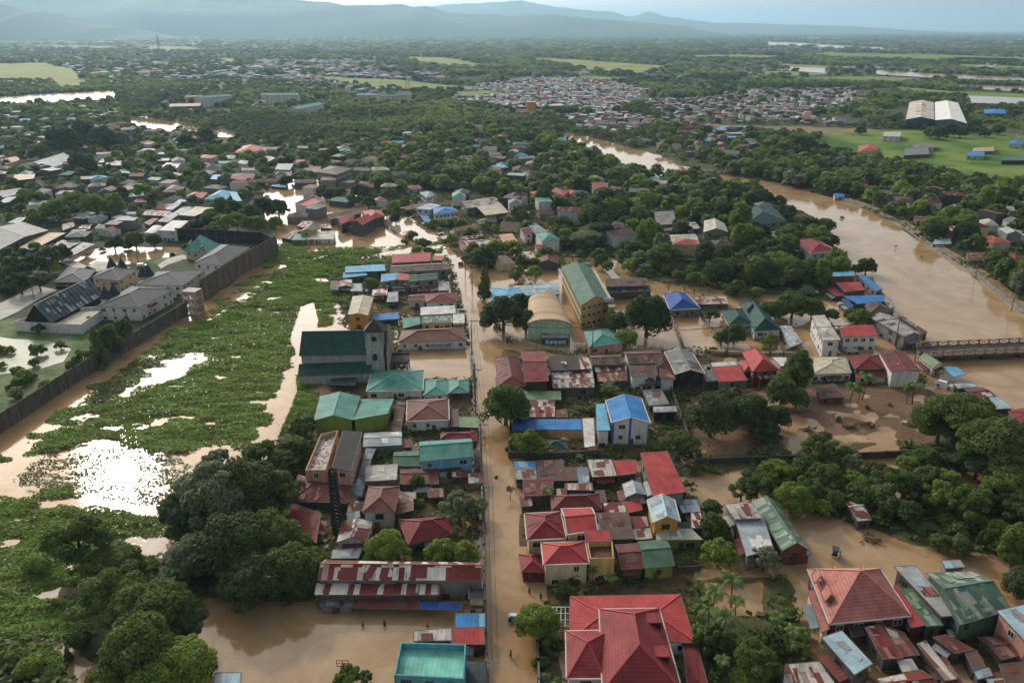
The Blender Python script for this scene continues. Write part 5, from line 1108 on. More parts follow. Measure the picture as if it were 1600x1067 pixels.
# ---- forests: scattered individually, the largest kept as trees, the rest one mass of far woodland
FT = [(f[0], f[1], math.cos(-f[4]), math.sin(-f[4]), f[2], f[3]) for f in FOOT]
def free(x, y, m_):
    for cx, cy, c, s, hx, hy in FT:
        dx, dy = x-cx, y-cy
        if abs(dx) > 60 or abs(dy) > 60: continue
        if abs(dx*c-dy*s) < hx+m_ and abs(dx*s+dy*c) < hy+m_: return False
    return True
RIVV = [P2W(pp('873 207 925 215 978 229 1030 243 1064 258 1040 268 1000 262 950 247 905 229')), P2W(pp('1195 287 1262 300 1326 316 1402 350 1452 386 1522 430 1604 497 1604 645 1482 572 1402 482 1345 420 1278 345 1205 308')), WCUT[1]]
ZONES = [ # px polygon, spacing, rmin, rmax, styles
 ('640 290 600 262 560 255 560 215 700 200 880 205 1060 275 1190 303 1290 350 1335 398 1290 462 1130 452 1010 425 960 402 935 395 885 398 860 355 790 345 780 305 700 300', 8.2, 3.0, 7.6, ['round', 'round', 'spread', 'tall', 'loose', 'bamboo']),
 ('900 194 980 208 1062 240 1130 272 1190 283 1262 297 1330 312 1460 380 1560 445 1640 500 1640 300 1450 285 1290 240 1180 210 1000 198', 8.8, 4, 7, ['round', 'round', 'loose', 'tall']),
 ('-40 195 200 190 330 222 440 215 560 215 560 260 620 300 560 292 500 300 430 285 400 320 300 335 240 345 60 350 -40 340', 10.5, 2.8, 5.5, ['round', 'round', 'loose']),
('480 228 640 216 700 290 640 306 590 300 540 285 500 262', 8, 3, 5.5, ['round', 'loose', 'tall']),
 ('470 300 640 300 700 350 660 372 640 345 600 350 540 330', 11, 2.5, 4, ['round', 'loose']),
 ('-60 395 60 390 110 420 80 440 50 445 0 472 -60 480', 9, 2.5, 4.5, ['round', 'loose']), ('-60 560 60 545 120 560 90 600 0 655 -60 680', 9, 1.5, 3, ['round', 'loose']), ('745 392 880 398 880 442 800 446 758 432', 9, 3, 5, ['round', 'loose']), ('640 306 720 330 880 330 880 395 790 395 720 400 700 360', 12, 2.5, 4.5, ['round', 'loose']), ('600 345 650 360 700 400 720 395 690 350 640 320', 10, 2, 3.5, ['round']),
 ('1180 722 1640 715 1640 880 1460 852 1380 800 1370 740 1190 765', 8.5, 2.0, 4.0, ['loose', 'bush', 'round']),
 ('870 400 960 405 1120 450 1240 480 1280 470 1150 470 1120 458 1010 440 900 420', 9, 2.5, 4, ['loose', 'round'])]
cand = []
for zi, (zp, sp, r0, r1, st) in enumerate(ZONES):
    P = P2W(pp(zp)); xs_ = [p[0] for p in P]; ys_ = [p[1] for p in P]; gx, gy = np.meshgrid(np.arange(min(xs_), max(xs_), sp), np.arange(min(ys_), max(ys_), sp))
    gx = gx+rs0.uniform(-.42, .42, gx.shape)*sp; gy = gy+rs0.uniform(-.42, .42, gy.shape)*sp; gx = gx.ravel(); gy = gy.ravel()
    ok = inpoly(gx, gy, P)
    for c in WCUT[:1]: ok &= sdf(gx, gy, c) < -4
    ok &= ~inpoly(gx, gy, ROADP)
    for c in RIVV: ok &= (~inpoly(gx*1.10, gy*1.10, c) | (rs0.random(len(gx)) < .45)) & ~inpoly(gx*1.04, gy*1.04, c)
    if zi == 1: ok &= ~inpoly(gx, gy, BIGF) & ~inpoly(gx, gy, PARK)
    for x, y in zip(gx[ok], gy[ok]):
        R_ = r0+(r1-r0)*rng.random()**1.4
        if free(x, y, R_*.5) and (len(FHA) == 0 or np.min((FHA[:, 0]-x)**2+(FHA[:, 1]-y-2)**2) > (R_*.5+5)**2 and not np.any((np.abs(FHA[:, 0]-x) < 5+R_*.4) & (FHA[:, 1] > y) & (FHA[:, 1]-y < 19))): cand.append((x, y, R_, rng.choice(st), rng.choice('ddmmmllg')))
def dens(x, y): return fbm(x/170, y/260, 61, 4)
cand.sort(key=lambda c: -c[2]*PX((c[0], c[1], 4))[2])
ntree = sum(1 for t_ in TREES if t_[1] not in ('palm', 'banana', 'bush')); KEEP = 298-ntree
nb = 0; rest = []
for c in cand:
    if KEEP > 0: place(c[0], c[1], c[2], c[3], c[4]); KEEP -= 1
    else: rest.append(c)
# ---- mass of far woodland as one object
def lodcloud(n, seed):
    rs = np.random.RandomState(seed); lb = lobeset(rs, 'round'); lb = lb[:12]+lb[-1:]
    return leafcloud(rs, lb, n, .30 if n > 80 else (.5 if n > 30 else .9), aspect=1.2, inner=0)
LODS = {n: [lodcloud(n, 300+i) for i in range(6)] for n in (230, 90, 26, 9)}
BUF = {'V': [], 'mi': []}
def emit(X, Y, RR, n, mi, zs=.95):
    """vectorised copies of a low-detail crown"""
    X = np.asarray(X); Y = np.asarray(Y); RR = np.asarray(RR); mi = np.asarray(mi)
    if len(X) == 0: return
    var = rs0.randint(0, 6, len(X)); ang = rs0.uniform(0, 6.28, len(X))
    for k in range(6):
        i = np.where(var == k)[0]
        if len(i) == 0: continue
        p, a, b = LODS[n][k]; V, _ = quads(p, a, b); c = np.cos(ang[i])[:, None]; s = np.sin(ang[i])[:, None]; r = RR[i][:, None]
        W_ = np.stack([X[i][:, None]+(V[None, :, 0]*c-V[None, :, 1]*s)*r, Y[i][:, None]+(V[None, :, 0]*s+V[None, :, 1]*c)*r, V[None, :, 2]*r*zs+.2], -1)
        BUF['V'].append(W_.reshape(-1, 3).astype(np.float32)); BUF['mi'].append(np.repeat(mi[i], len(V)//4))
emit([c[0] for c in rest], [c[1] for c in rest], [c[2] for c in rest], 230, ['dmlg'.index(c[4]) for c in rest])
def farband(y0, y1, sp, r0, r1, n, thr, zs=.85):
    hw = .70*y1; gx, gy = np.meshgrid(np.arange(-hw, hw, sp), np.arange(y0, y1, sp)); gx = gx.ravel()+rs0.uniform(-.5, .5, gx.size)*sp; gy = gy.ravel()+rs0.uniform(-.5, .5, gy.size)*sp
    ok = np.abs(gx) < .70*gy+20; gx = gx[ok]; gy = gy[ok]; d = dens(gx, gy); ok = (d > thr) | (rs0.random(len(gx)) < .16)
    for P in FIELDW+PONDW+[BIGF, PARK]: ok &= ~inpoly(gx, gy, P)
    for P in RIVV[:1]+[WCUT[1]]+PONDW: ok &= ~inpoly(gx, gy, P) & (~inpoly(gx*(1+.014*r0), gy*(1+.014*r0), P) | (rs0.random(len(gx)) < .15))
    if y0 < 1700:
        for zp in ZONES: ok &= ~inpoly(gx, gy, P2W(pp(zp[0])))
        for zi_, zp in enumerate(SLUMW): ok &= ~(inpoly(gx, gy, zp) & (rs0.random(len(gx)) < (.72 if zi_ == 1 else .86)))
        ok &= inpoly(gx, gy, FARLAND)
        for zp in SCHW: ok &= ~(inpoly(gx, gy, zp) & (rs0.random(len(gx)) < .72))
        for f in FOOT: ok &= (np.abs(gx-f[0]) > f[2]+r0*.8) | (gy-f[1] > f[3]+r0*.6) | (gy-f[1] < -f[3]-r0*1.8)
    if y0 < 5000:
        cs_ = 9 if y0 < 1000 else 12 if y0 < 1700 else 26; key = lambda a, b: np.floor(a/cs_).astype(np.int64)*100003+np.floor(b/cs_).astype(np.int64); H_ = np.array(FARH); H_ = H_[H_[:, 1] > y0-50]
        ks = np.concatenate([key(H_[:, 0], H_[:, 1]-k*cs_) for k in range(0, 3 if y0 < 1700 else 2)]); ok &= ~np.isin(key(gx, gy), ks)
    gx = gx[ok]; gy = gy[ok]; ok2 = ~inpoly(gx, gy, RIVER); gx = gx[ok2]; gy = gy[ok2]; tone = fbm(gx/90, gy/90, 71, 3)+rs0.uniform(-.12, .12, len(gx)); mi = np.where(tone < .45, 0, np.where(tone < .58, 1, np.where(tone < .66, 3, 2)))
    emit(gx, gy, rs0.uniform(r0, r1, len(gx)), n, mi, zs)
# ---- far woodland bands
farband(470, 1000, 8.5, 3.2, 5.6, 90, .40)
farband(1000, 1700, 10.5, 4, 6.5, 26, .40)
farband(1700, 4200, 23, 8, 13, 26, .42, .6)
farband(4200, 11000, 80, 24, 40, 9, .43, .26)
farband(11000, 26000, 300, 80, 150, 9, .45, .09)
V = np.concatenate(BUF['V']); mi = np.concatenate(BUF['mi'])
me = npmesh('distant_woodland', V, np.arange(len(V)).reshape(-1, 4), [LEAF['d'], LEAF['m'], LEAF['l'], LEAF['g']], mi=mi)
o = bpy.data.objects.new('distant_woodland', me); COL.objects.link(o); tag(o, 'dark green woodland reaching to the horizon', 'woodland', kind='stuff'); print('WOOD QUADS', len(V)//4, 'TREES', len(TREES), 'HOUSES', nth)
del V, mi, BUF
# ---- marsh plants on the flooded field, and undergrowth on land
def mat_cover(name, polys, excl, dn, thr, label, leaf, seed, hgt=1.0, size=.55, sc=6.0):
    Vs = []; fs = []
    for poly in polys:
        xs_ = [p[0] for p in poly]; ys_ = [p[1] for p in poly]; x0, x1, y0, y1 = min(xs_), max(xs_), min(ys_), max(ys_); n = int((x1-x0)*(y1-y0)*dn)
        if n < 1: continue
        x = rs0.uniform(x0, x1, n); y = rs0.uniform(y0, y1, n); sd = sdf(x, y, poly); nn = fbm(x/sc/2.2, y/sc, seed, 4)
        ok = (sd+(nn-.5)*9 > 0) & (nn+np.clip(sd/14, 0, .10) > thr)
        for e in excl: ok &= ~inpoly(x, y, e)
        x = x[ok]; y = y[ok]; nn = nn[ok]; z = (nn-thr)*3.2*hgt+rs0.uniform(-.08, .14, len(x))*hgt; z = np.clip(z, .05, 2.2*hgt)
        nr = rs0.normal(size=(len(x), 3))*.42; nr[:, 2] += 1; nr /= np.linalg.norm(nr, axis=1)[:, None]; r = rs0.normal(size=(len(x), 3)); a = np.cross(nr, r); a /= np.linalg.norm(a, axis=1)[:, None]; b = np.cross(nr, a)
        s = size*(.5+rs0.random(len(x)))[:, None]*.5; Vv, _ = quads(np.stack([x, y, z], 1), a*s, b*s*1.4); Vs.append(Vv)
        fs.append(np.where(fbm(x/9, y/9, seed+5, 3)+rs0.uniform(-.1, .1, len(x)) > .52, 1, 0))
    V = np.concatenate(Vs); me = npmesh(name, V, np.arange(len(V)).reshape(-1, 4), [LEAF[c] for c in leaf], mi=np.concatenate(fs)); o = bpy.data.objects.new(name, me); COL.objects.link(o); tag(o, label, 'plants', kind='stuff'); print(name, len(V)//4)
BLDP = []
for f in FOOT:
    c, s = math.cos(f[4]), math.sin(f[4]); BLDP.append([(f[0]+a*c*f[2]-b*s*f[3], f[1]+a*s*f[2]+b*c*f[3]) for a, b in ((-1, -1), (1, -1), (1, 1), (-1, 1))])
MARSH = [P2W(pp(s)) for s in ('430 425 470 395 540 388 600 388 600 412 540 414 535 445 500 470 460 480 420 455', '478 400 545 395 545 470 520 475 520 505 500 512 470 500 485 455', '440 600 466 590 500 612 498 650 470 700 436 706 428 690','45 708 130 655 250 600 350 560 262 548 262 520 330 500 410 455 440 440 470 420 560 398 640 385 690 378 690 395 610 415 540 415 530 440 520 462 500 480 470 520 455 560 440 600 420 650 400 700 330 700 270 705 140 690',
    '405 395 450 380 480 385 475 402 420 420', '440 610 470 605 500 600 500 650 470 700 440 700 425 690')]
WPATH = [P2W(pp(s)) for s in ('470 478 490 470 498 500 490 540 466 560 452 530', '440 590 462 585 465 612 450 650 420 715 405 700 432 640', '560 402 640 385 690 384 688 390 600 408 565 412')]
mat_cover('marsh_plants', MARSH, WPATH, 20, .35, 'bright green floating marsh plants on the flooded field', 'wl', 81, .7, .36, 3.4)
mat_cover('marsh_fringe', [P2W(pp('20 700 225 549 300 503 425 408 445 440 335 525 255 565 140 655 45 712'))], [], 14, .54, 'broken patches of marsh plants in the channel beside the long wall', 'wm', 85, .7, .36, 3.6)
MARSH2 = [P2W(pp(s)) for s in ('-60 800 60 790 150 800 240 800 300 830 180 860 90 900 -60 890', '-60 900 60 900 140 880 200 930 150 990 60 1000 -60 1000', '60 765 115 755 118 775 60 780', '0 780 50 785 48 800 0 805', '0 712 24 712 18 722 0 724', '-60 1010 60 1015 110 1050 90 1100 -60 1100', '50 700 130 690 110 700 60 708')]
mat_cover('marsh_plants', MARSH2, [], 18, .42, 'dark green marsh plants between pools in the lower left', 'wl', 91, .9, .38, 4)
REED = [P2W(pp(s)) for s in ('30 740 60 720 160 700 290 706 290 760 250 790 160 780 60 765',)]
mat_cover('water_weeds', REED, [P2W(pp('165 722 205 715 222 740 205 762 172 755'))], 9.0, .47, 'sparse weeds poking through the shining water', 'gm', 95, .3, .3, 1.2)
UG = [LANDW[i] for i in (0, 1, 3, 4, 5, 6, 7, 8)]+[P2W(pp('1080 712 1240 712 1640 690 1640 880 1440 850 1250 795 1180 770 1080 745'))]
UGX = [P2W(pp('-60 400 300 380 432 362 432 398 300 488 190 520 60 525 -60 530')), ROADP, RIVER]
for p in BLDP: UGX.append(p)
UG[0] = P2W(pp('-60 330 400 330 430 360 290 350 250 372 110 380 -60 372'))
UGX += WCUT[1:]
mat_cover('undergrowth', UG+[P2W(pp('1210 300 1330 322 1460 390 1640 500 1640 290 1400 290'))], UGX, 1.5, .34, 'low tangled undergrowth on the damp ground', 'dm', 101, 1.3, .8, 5)

mat_cover('scrub', [P2W(pp('1170 715 1640 700 1640 870 1440 845 1290 795 1180 770'))], [WCUT[5], WCUT[6]]+BLDP, 4, .33, 'thick low scrub under the trees on the right', 'dm', 121, 1.6, .7, 5)
mat_cover('yard_weeds', BLK[:3]+BLK[4:], [ROADP, P2W(pp('548 596 580 596 580 620 548 620')), P2W(pp('628 545 736 542 740 594 640 594'))]+BLDP, 2.4, .43, 'weeds and scrub growing between the crowded houses', 'dm', 111, 1.0, .6, 3.5)
# ================================================================ landmarks and street things
ZF = 1
def obox(q, P, ux, d, z0, z1, mi=0):
    """box on centre P with direction ux, sizes d=(along, across)"""
    a = math.atan2(ux.y, ux.x); q.box((P.x, P.y, (z0+z1)/2), (d[0], d[1], z1-z0), a, mi)
# ---- church
ch = house('church|grey and white church with dark green roof, low side aisle and square bell tower|xn 8 5.2 dgreen stone 467.5 556 603 553.5 14; sn 3.4 2.2 dgreen stone 465.5 588 580 583 4.2', 'church', 'church')
off = Vector(ch.location); A = U(467.5, 556, 8); B = U(603, 553.5, 8); ex = (B-A); ex.z = 0; ex.normalize(); ey = Vector((-ex.y, ex.x, 0))
ST = simple('church_stone', (152, 156, 150), rough=.9, var=.3, scale=.5, streak=True); STD = simple('dark_opening', (30, 30, 32), var=.1)
tp = U(588.5, 592, 0)+ey*2.3; q = MB()
for w_, z0, z1 in ((5.4, -1, 5.6), (5.7, 5.6, 5.95), (5.1, 5.95, 10.6), (5.5, 10.6, 10.95), (4.8, 10.95, 15.2), (5.6, 15.2, 15.5)): obox(q, tp, ex, (w_, w_), z0, z1)
for sx in (-1, 1):
    for sy in (-1, 1): obox(q, tp+ex*sx*2.35+ey*sy*2.35, ex, (.5, .5), 10.9, 15.25)
q.build('bell_tower', ST, ch, off); q = MB(); ap = tp+Vector((0, 0, 18.8)); cs = [tp+ex*a*3.1+ey*b*3.1+Vector((0, 0, 15.5)) for a, b in ((-1, -1), (1, -1), (1, 1), (-1, 1))]
for i in range(4): q.face([cs[i], cs[(i+1) % 4], ap])
q.build('tower_roof', RMAT('dark'), ch, off); q = MB(); f0 = tp-ey*2.62
def disc(q, c, ux, uz, r, n=16, a0=0, a1=6.283, mi=0): q.face([c+ux*r*math.cos(a0+(a1-a0)*i/n)+uz*r*math.sin(a0+(a1-a0)*i/n) for i in range(n)], mi)
UZ = Vector((0, 0, 1)); disc(q, f0+ey*.15+UZ*13.2, ex, UZ, .85); q.face([f0+ex*a+UZ*z-ey*.04 for a, z in ((-.7, 6.3), (.7, 6.3), (.7, 7.8), (.45, 8.3), (0, 8.5), (-.45, 8.3), (-.7, 7.8))]); q.build('tower_opening', STD, ch, off)
q = MB(); q.beam(ap-UZ*.2, ap+UZ*1.6, .16); q.beam(ap+UZ*1.1-ex*.5, ap+UZ*1.1+ex*.5, .16); q.build('cross', METALM, ch, off)
q = MB(); F0 = U(604, 553.5, 8); F0.z = 0; W_ = 14.2
for (b0, h0), (b1, h1) in (((-.6, 8.3), (3.5, 11.6)), ((3.5, 11.6), (7, 15.2)), ((7, 15.2), (10.5, 11.6)), ((10.5, 11.6), (14.8, 8.3))):
    for e_ in (0, .7):
        f = [F0+ey*b0+ex*e_-UZ, F0+ey*b1+ex*e_-UZ, F0+ey*b1+ex*e_+UZ*h1, F0+ey*b0+ex*e_+UZ*h0]; q.face(f if e_ else f[::-1])
    q.face([F0+ey*b0+UZ*h0, F0+ey*b0+ex*.7+UZ*h0, F0+ey*b1+ex*.7+UZ*h1, F0+ey*b1+UZ*h1])
q.face([F0-ey*.6-UZ, F0-ey*.6+ex*.7-UZ, F0-ey*.6+ex*.7+UZ*8.3, F0-ey*.6+UZ*8.3]); q.build('facade', simple('facade_tan', (150, 136, 120), var=.3, streak=True), ch, off)
q = MB(); c0 = F0+ey*5+ex*3.4; obox(q, c0, ex, (5.6, 7.5), 4.0, 4.35)
for a in (-2.5, 2.5):
    for b in (-3.4, 3.4): obox(q, c0+ex*a+ey*b, ex, (.4, .4), -1, 4.0)
for b in (-3.75, 3.75): obox(q, c0+ey*b, ex, (5.6, .2), 4.35, 4.9)
q.build('porch', CONCD, ch, off)
# ---- glass gable hall
gl = roofmat('roof_glass', (74, 84, 86), alt=(150, 156, 152), patch=.28, rust=0, sheet=(1.5, 1.8), rough=.3); RM['glassy'] = dict(col=(74, 84, 86)); MC['roof_glassy'] = gl
gh = house('glass gable hall|long dark glass-panelled gable hall on a white base in the left compound|yn 4.4 6.2 glassy dark 125 456 162 461 79 504 39 502', 'hall', 'glass_hall')
q = MB(); P = corners([125, 456, 162, 461, 79, 504, 39, 502], 4.4); o_ = Vector(gh.location)
for i in range(15):
    t_ = i/14; a = P[3].lerp(P[0], t_); b = P[2].lerp(P[1], t_); r_ = (a+b)/2+UZ*6.25; q.beam(a+UZ*.08, r_, .16); q.beam(b+UZ*.08, r_, .16)
for k in (.33, .66):
    for s_ in (0, 1):
        e0 = (P[3] if s_ else P[2]); e1 = (P[0] if s_ else P[1]); r0 = (P[3]+P[2])/2; r1 = (P[0]+P[1])/2; q.beam(e0.lerp(r0, k)+UZ*(6.2*k+.1), e1.lerp(r1, k)+UZ*(6.2*k+.1), .12)
q.build('steel_frame', simple('steel_teal', (52, 70, 74), var=.1), gh, o_)
house('|long white base building with flat deck under the glass gable hall|Pn 4.2 0 beige white 88 482 168 478 126 507 22 502', 'building', 'base_building')
# ---- castle turrets of the compound
for px, py in ((175, 418), (191, 420), (224, 432), (233, 430), (166, 466), (179, 461)):
    p = U(px, py, 6); rt = empty('turret', (p.x, p.y, 0), None, 'turret'); AUTO.append((rt, 'dslate', 6, 'cream', (px, py, 3), 10, 'p', 'turret')); q = MB(); n = 8
    R_ = [Vector((p.x+2.3*math.cos(6.283*i/n), p.y+2.3*math.sin(6.283*i/n), 6.2)) for i in range(n)]
    for i in range(n): q.face([R_[i], R_[(i+1) % n], Vector((p.x, p.y, 11))])
    q.beam((p.x, p.y, 10.8), (p.x, p.y, 12), .12); q.build('turret_roof', RMAT('dslate'), rt, (p.x, p.y, 0)); q = MB(); q.beam((p.x, p.y, -.5), (p.x, p.y, 6.2), 3.0, n=8); q.build('turret_wall', WMAT('cream'), rt, (p.x, p.y, 0))
# ---- ruined orange frame building in the wall gap
p = U(305, 490, 0); rt = empty('ruined_building', p, 'narrow unfinished orange and white three-level frame building set into the high wall', 'building'); q = MB(); ux = Vector((1, -.25, 0)).normalized(); uy = Vector((.25, 1, 0)).normalized()
for z in (.2, 3.2, 6.2, 9.2): obox(q, p, ux, (5.5, 5), z, z+.25)
q.build('floor_slab', simple('wall_oldwhite', (176, 170, 162), var=.25), rt, p); q = MB()
for a in (-1, 0, 1):
    for b in (-1, 1): obox(q, p+ux*a*2.5+uy*b*2.3, ux, (.45, .45), -1, 9.2)
obox(q, p+uy*2.3, ux, (5.2, .2), 0, 9.2); q.build('column', WMAT('peach'), rt, p)
q = MB(); obox(q, p-uy*2.4+ux*1.3, ux, (2.3, .15), 3.4, 4.5); obox(q, p-uy*2.4+ux*1.3, ux, (2.3, .15), .4, 1.6); obox(q, p-uy*2.4-ux*1.3, ux, (2.3, .15), 6.4, 7.4); q.build('balcony_wall', WMAT('white'), rt, p)
# ---- walls and fences
def wallline(name, label, pts, h, mat, th=.3, post=4.0, cap=.0, cat='wall', base=-.8, z=0):
    P = [U(a, b, z) for a, b in pp(pts)]; q = MB(); o_ = Vector((P[0].x, P[0].y, 0)); r_ = MB(); rt = empty(name, o_, label, cat)
    for A, B in zip(P[:-1], P[1:]):
        d = B-A; L_ = d.length; e = d.normalized(); c = (A+B)/2; obox(q, c, e, (L_, th), base, h); n = max(1, int(L_/post))
        for i in range(n+1): obox(r_, A+e*(L_*i/n), e, (.45, th+.22), base, h+.12)
        obox(r_, c, e, (L_, th+.12), h*.5-.1, h*.5+.1)
    q.build('wall_panel', mat, rt, o_); r_.build('pillar', CONCD, rt, o_); return rt
def fence(name, label, pts, h, mat, post=2.5, cat='fence'):
    P = [U(a, b, 0) for a, b in pp(pts)]; o_ = Vector((P[0].x, P[0].y, 0)); rt = empty(name, o_, label, cat); q = MB(); r_ = MB()
    for A, B in zip(P[:-1], P[1:]):
        d = B-A; L_ = d.length; e = d.normalized(); n = max(1, int(L_/post))
        for i in range(n+1): q.beam(A+e*(L_*i/n)-UZ*.5, A+e*(L_*i/n)+UZ*(h+.15), .2)
        for z in (.35, .7, 1.0): r_.beam(A+UZ*h*z, B+UZ*h*z, .1)
        for i in range(int(L_/.5)): r_.beam(A+e*(i*.5)+UZ*.1, A+e*(i*.5)+UZ*h, .06)
    q.build('post', mat, rt, o_); r_.build('rail', mat, rt, o_); return rt
GRYW = simple('block_wall', (92, 84, 76), rough=.95, var=.35, scale=.4, streak=True); BLKW = simple('black_screen', (26, 27, 28), rough=.8, var=.2)
wallline('compound_wall', 'long grey block wall with pillars between the marsh and the left compound', '-70 722 2 676 120 598 225 534 293 492', 5.2, GRYW)
wallline('compound_wall', 'taller stained block wall running from the ruined frame building to the black screen', '318 470 370 435 432 397', 8.8, simple('block_wall_brown', (104, 88, 74), rough=.95, var=.35, scale=.3, streak=True), post=6)
wallline('black_screen', 'tall matt black screen wall along the far side of the compound', '277 377 340 380 412 384 434 396', 6.8, BLKW, cat='screen', post=5)
wallline('lot_wall', 'dark low wall along the near side of the muddy lot', '1088 727 1210 723 1335 718 1482 711', 2.0, CONCD)
wallline('lot_wall', 'dark low wall along the left side of the muddy lot', '1047 610 1066 660 1088 727', 1.8, CONCD)
wallline('shop_wall', 'grey block wall behind the row of shops facing the lot', '1048 604 1110 606 1178 602 1225 597', 2.2, GRYW)
wallline('yard_wall', 'grey garden wall below the long blue canopy', '796 716 860 718 935 714', 2.0, GRYW)
wallline('yard_wall', 'dark garden wall left of the long blue canopy', '798 664 796 716', 1.6, GRYW)
wallline('street_wall', 'pale low wall along the left edge of the flooded street beside the row house', '752 745 756 860 759 1000 763 1100', 1.5, CONC)
wallline('street_wall', 'pale low wall along the left edge of the flooded street by the teal roofs', '737 560 741 640 748 738', 1.2, CONC)
wallline('street_wall', 'cream wall along the flooded cross street by the green mansion', '1108 553 1160 556 1245 556', 1.5, WMAT('cream'))
wallline('yard_wall', 'low wall at the right of the street below the round tree', '838 985 841 1040 843 1100', 1.4, CONC)
wallline('yard_wall', 'concrete wall between the blue pyramid roof yard and the green mansion', '1095 490 1112 520 1132 553', 1.2, CONC)
wallline('yard_wall', 'concrete wall left of the flooded yard below the blue pyramid roof', '1046 490 1060 525 1073 556', 1.2, CONC)
wallline('yard_wall', 'low mossy wall right of the green-roofed shack yard', '1060 893 1092 891', 1.2, CONCD)
fence('school_fence', 'curved pale green fence along the school corner of the flooded junction', '772 512 786 524 808 534 838 545 868 551 897 553', 1.6, WMAT('pgreen'))
fence('white_fence', 'white baluster fence at the street side of the flooded church yard', '733 546 735 570 737 592', 1.2, WMAT('white'), post=2)
fence('wood_fence', 'thin wooden fence standing in the flood at the junction with the pond', '596 352 612 362 630 372', 1.0, WOODM, post=1.2)
# gate sign
p = U(905, 553, 0); rt = empty('gate_sign', p, 'small white gate sign board on two posts beside the teal gate house', 'sign'); q = MB()
for s_ in (-1, 1): q.beam(p+Vector((s_*1.6, 0, -.5)), p+Vector((s_*1.6, 0, 3.2)), .3)
q.build('post', WMAT('cream'), rt, p); q = MB(); q.box(p+Vector((0, 0, 3.3)), (3.8, .25, .9)); q.build('board', WMAT('white'), rt, p)
# mural wall
p = U(868, 541, 0); rt = empty('mural_wall', p, 'long low wall painted with pale round shapes in front of the covered court', 'wall'); q = MB(); q.box(p+Vector((0, 0, 1.0)), (7.4, .3, 2.6)); q.build('wall_panel', simple('mural_teal', (92, 132, 128), var=.4, scale=1.2), rt, p); q = MB()
for i in range(5): disc(q, p+Vector((-2.8+i*1.4, -.17, 1.5)), Vector((1, 0, 0)), UZ, .5)
q.build('painted_circle', WMAT('white'), rt, p)
# ---- embankment, path and bridge
EB = [U(a, b, 0) for a, b in pp('1318 313 1360 328 1404 349 1454 385 1524 429 1600 492 1680 552')]; q = MB(); q2 = MB()
for A, B in zip(EB[:-1], EB[1:]):
    d = (B-A); e = d.normalized(); nrm = Vector((-e.y, e.x, 0)); obox(q, (A+B)/2, e, (d.length+.3, .5), -1, 1.5); n = int(d.length/6)
    for i in range(n+1): obox(q, A+e*(i*6), e, (.5, .8), -1, 1.7)
    obox(q, (A+B)/2-nrm*.8, e, (d.length+.3, 1.2), -1, .7); C_ = (A+B)/2+nrm*2.6; obox(q2, C_, e, (d.length+.8, 4.6), -.5, .95)
o_ = Vector((EB[2].x, EB[2].y, 0)); rt = empty('river_wall', o_, 'long concrete flood wall along the far right river bank', 'wall'); q.build('wall_panel', CONC, rt, o_)
tag(q2.build('river_path', simple('path_mud', (140, 112, 84), var=.3, scale=.4)), 'muddy path behind the river wall', 'path', kind='structure')
A = U(1452, 566, 0); B = U(1660, 557, 0); A.z = B.z = 0; e = (B-A).normalized(); nr = Vector((-e.y, e.x, 0)); L_ = (B-A).length; rt = empty('bridge', A, 'low concrete road bridge with patterned railings over the brown river', 'bridge')
q = MB(); obox(q, (A+B)/2+nr*3.6, e, (L_, 8.6), 1.5, 2.3)
for i in range(int(L_/13)+1): obox(q, A+e*(6+i*13)+nr*3.6, e, (1.1, 7), -2, 1.5)
q.build('deck', CONCD, rt, A)
for k in (-.5, 7.7):
    q = MB(); obox(q, (A+B)/2+nr*k, e, (L_, .35), 3.75, 4.0); obox(q, (A+B)/2+nr*k, e, (L_, .35), 2.3, 2.55); n = int(L_/3.6)
    for i in range(n):
        a = A+e*(i*3.6)+nr*k; obox(q, a, e, (.7, .4), 2.3, 4.0); q.beam(a+UZ*2.5+e*.3, a+UZ*3.85+e*3.3, .2); q.beam(a+UZ*3.85+e*.3, a+UZ*2.5+e*3.3, .2)
    q.build('railing', simple('railing_tan', (150, 124, 104), var=.3), rt, A)
# ---- utility poles and wires
def pole(base, label, h=10.5, arm=1.9, lamp=False, z0=-.5, ax=0.0):
    rt = empty('utility_pole', (base.x, base.y, 0), label, 'utility pole', 'utility poles along the flooded streets'); q = MB(); q.beam((base.x, base.y, z0), (base.x, base.y, h), .30, n=8, w2=.2); q.build('pole', WOODM, rt, (base.x, base.y, 0))
    q = MB(); c, s = math.cos(ax), math.sin(ax); q.beam((base.x-c*.3, base.y-s*.3, h-.5), (base.x+c*arm, base.y+s*arm, h-.5), .16)
    q.beam((base.x, base.y, h-1.6), (base.x+c*arm*.7, base.y+s*arm*.7, h-.55), .1)
    for i in range(4): x = base.x+c*(-.25+(arm+.15)*i/3); y = base.y+s*(-.25+(arm+.15)*i/3); q.beam((x, y, h-.5), (x, y, h-.05), .16, n=6)
    q.build('crossarm', METALM, rt, (base.x, base.y, 0)); return base, h
SPOLES = [((727, 432), 'far street end beside the rusty twin gable'), ((738, 452), 'beside the cone tree and the long brown roof'), ((737, 546), 'at the corner of the flooded church yard'), ((743, 628), 'in front of the small teal roofs'),
          ((752, 720), 'beside the dark end of the teal-roofed blue house'), ((757, 824), 'between the bright red hip house and the street'), ((761, 1112), 'at the bottom edge beside the dark slate roof')]
PB = [pole(U(a, b, 0), 'grey utility pole with crossarm '+s) for (a, b), s in SPOLES]
XP = [((925, 556), 'in front of the teal gate house'), ((1136, 555), 'standing on the cross street before the green mansion'), ((1398, 541), 'between the red-roofed shophouse and the grey metal roof'), ((1429, 566), 'at the near end of the bridge')]
PX_ = [pole(U(a, b, 0), 'grey utility pole with crossarm '+s, ax=1.57) for (a, b), s in XP]
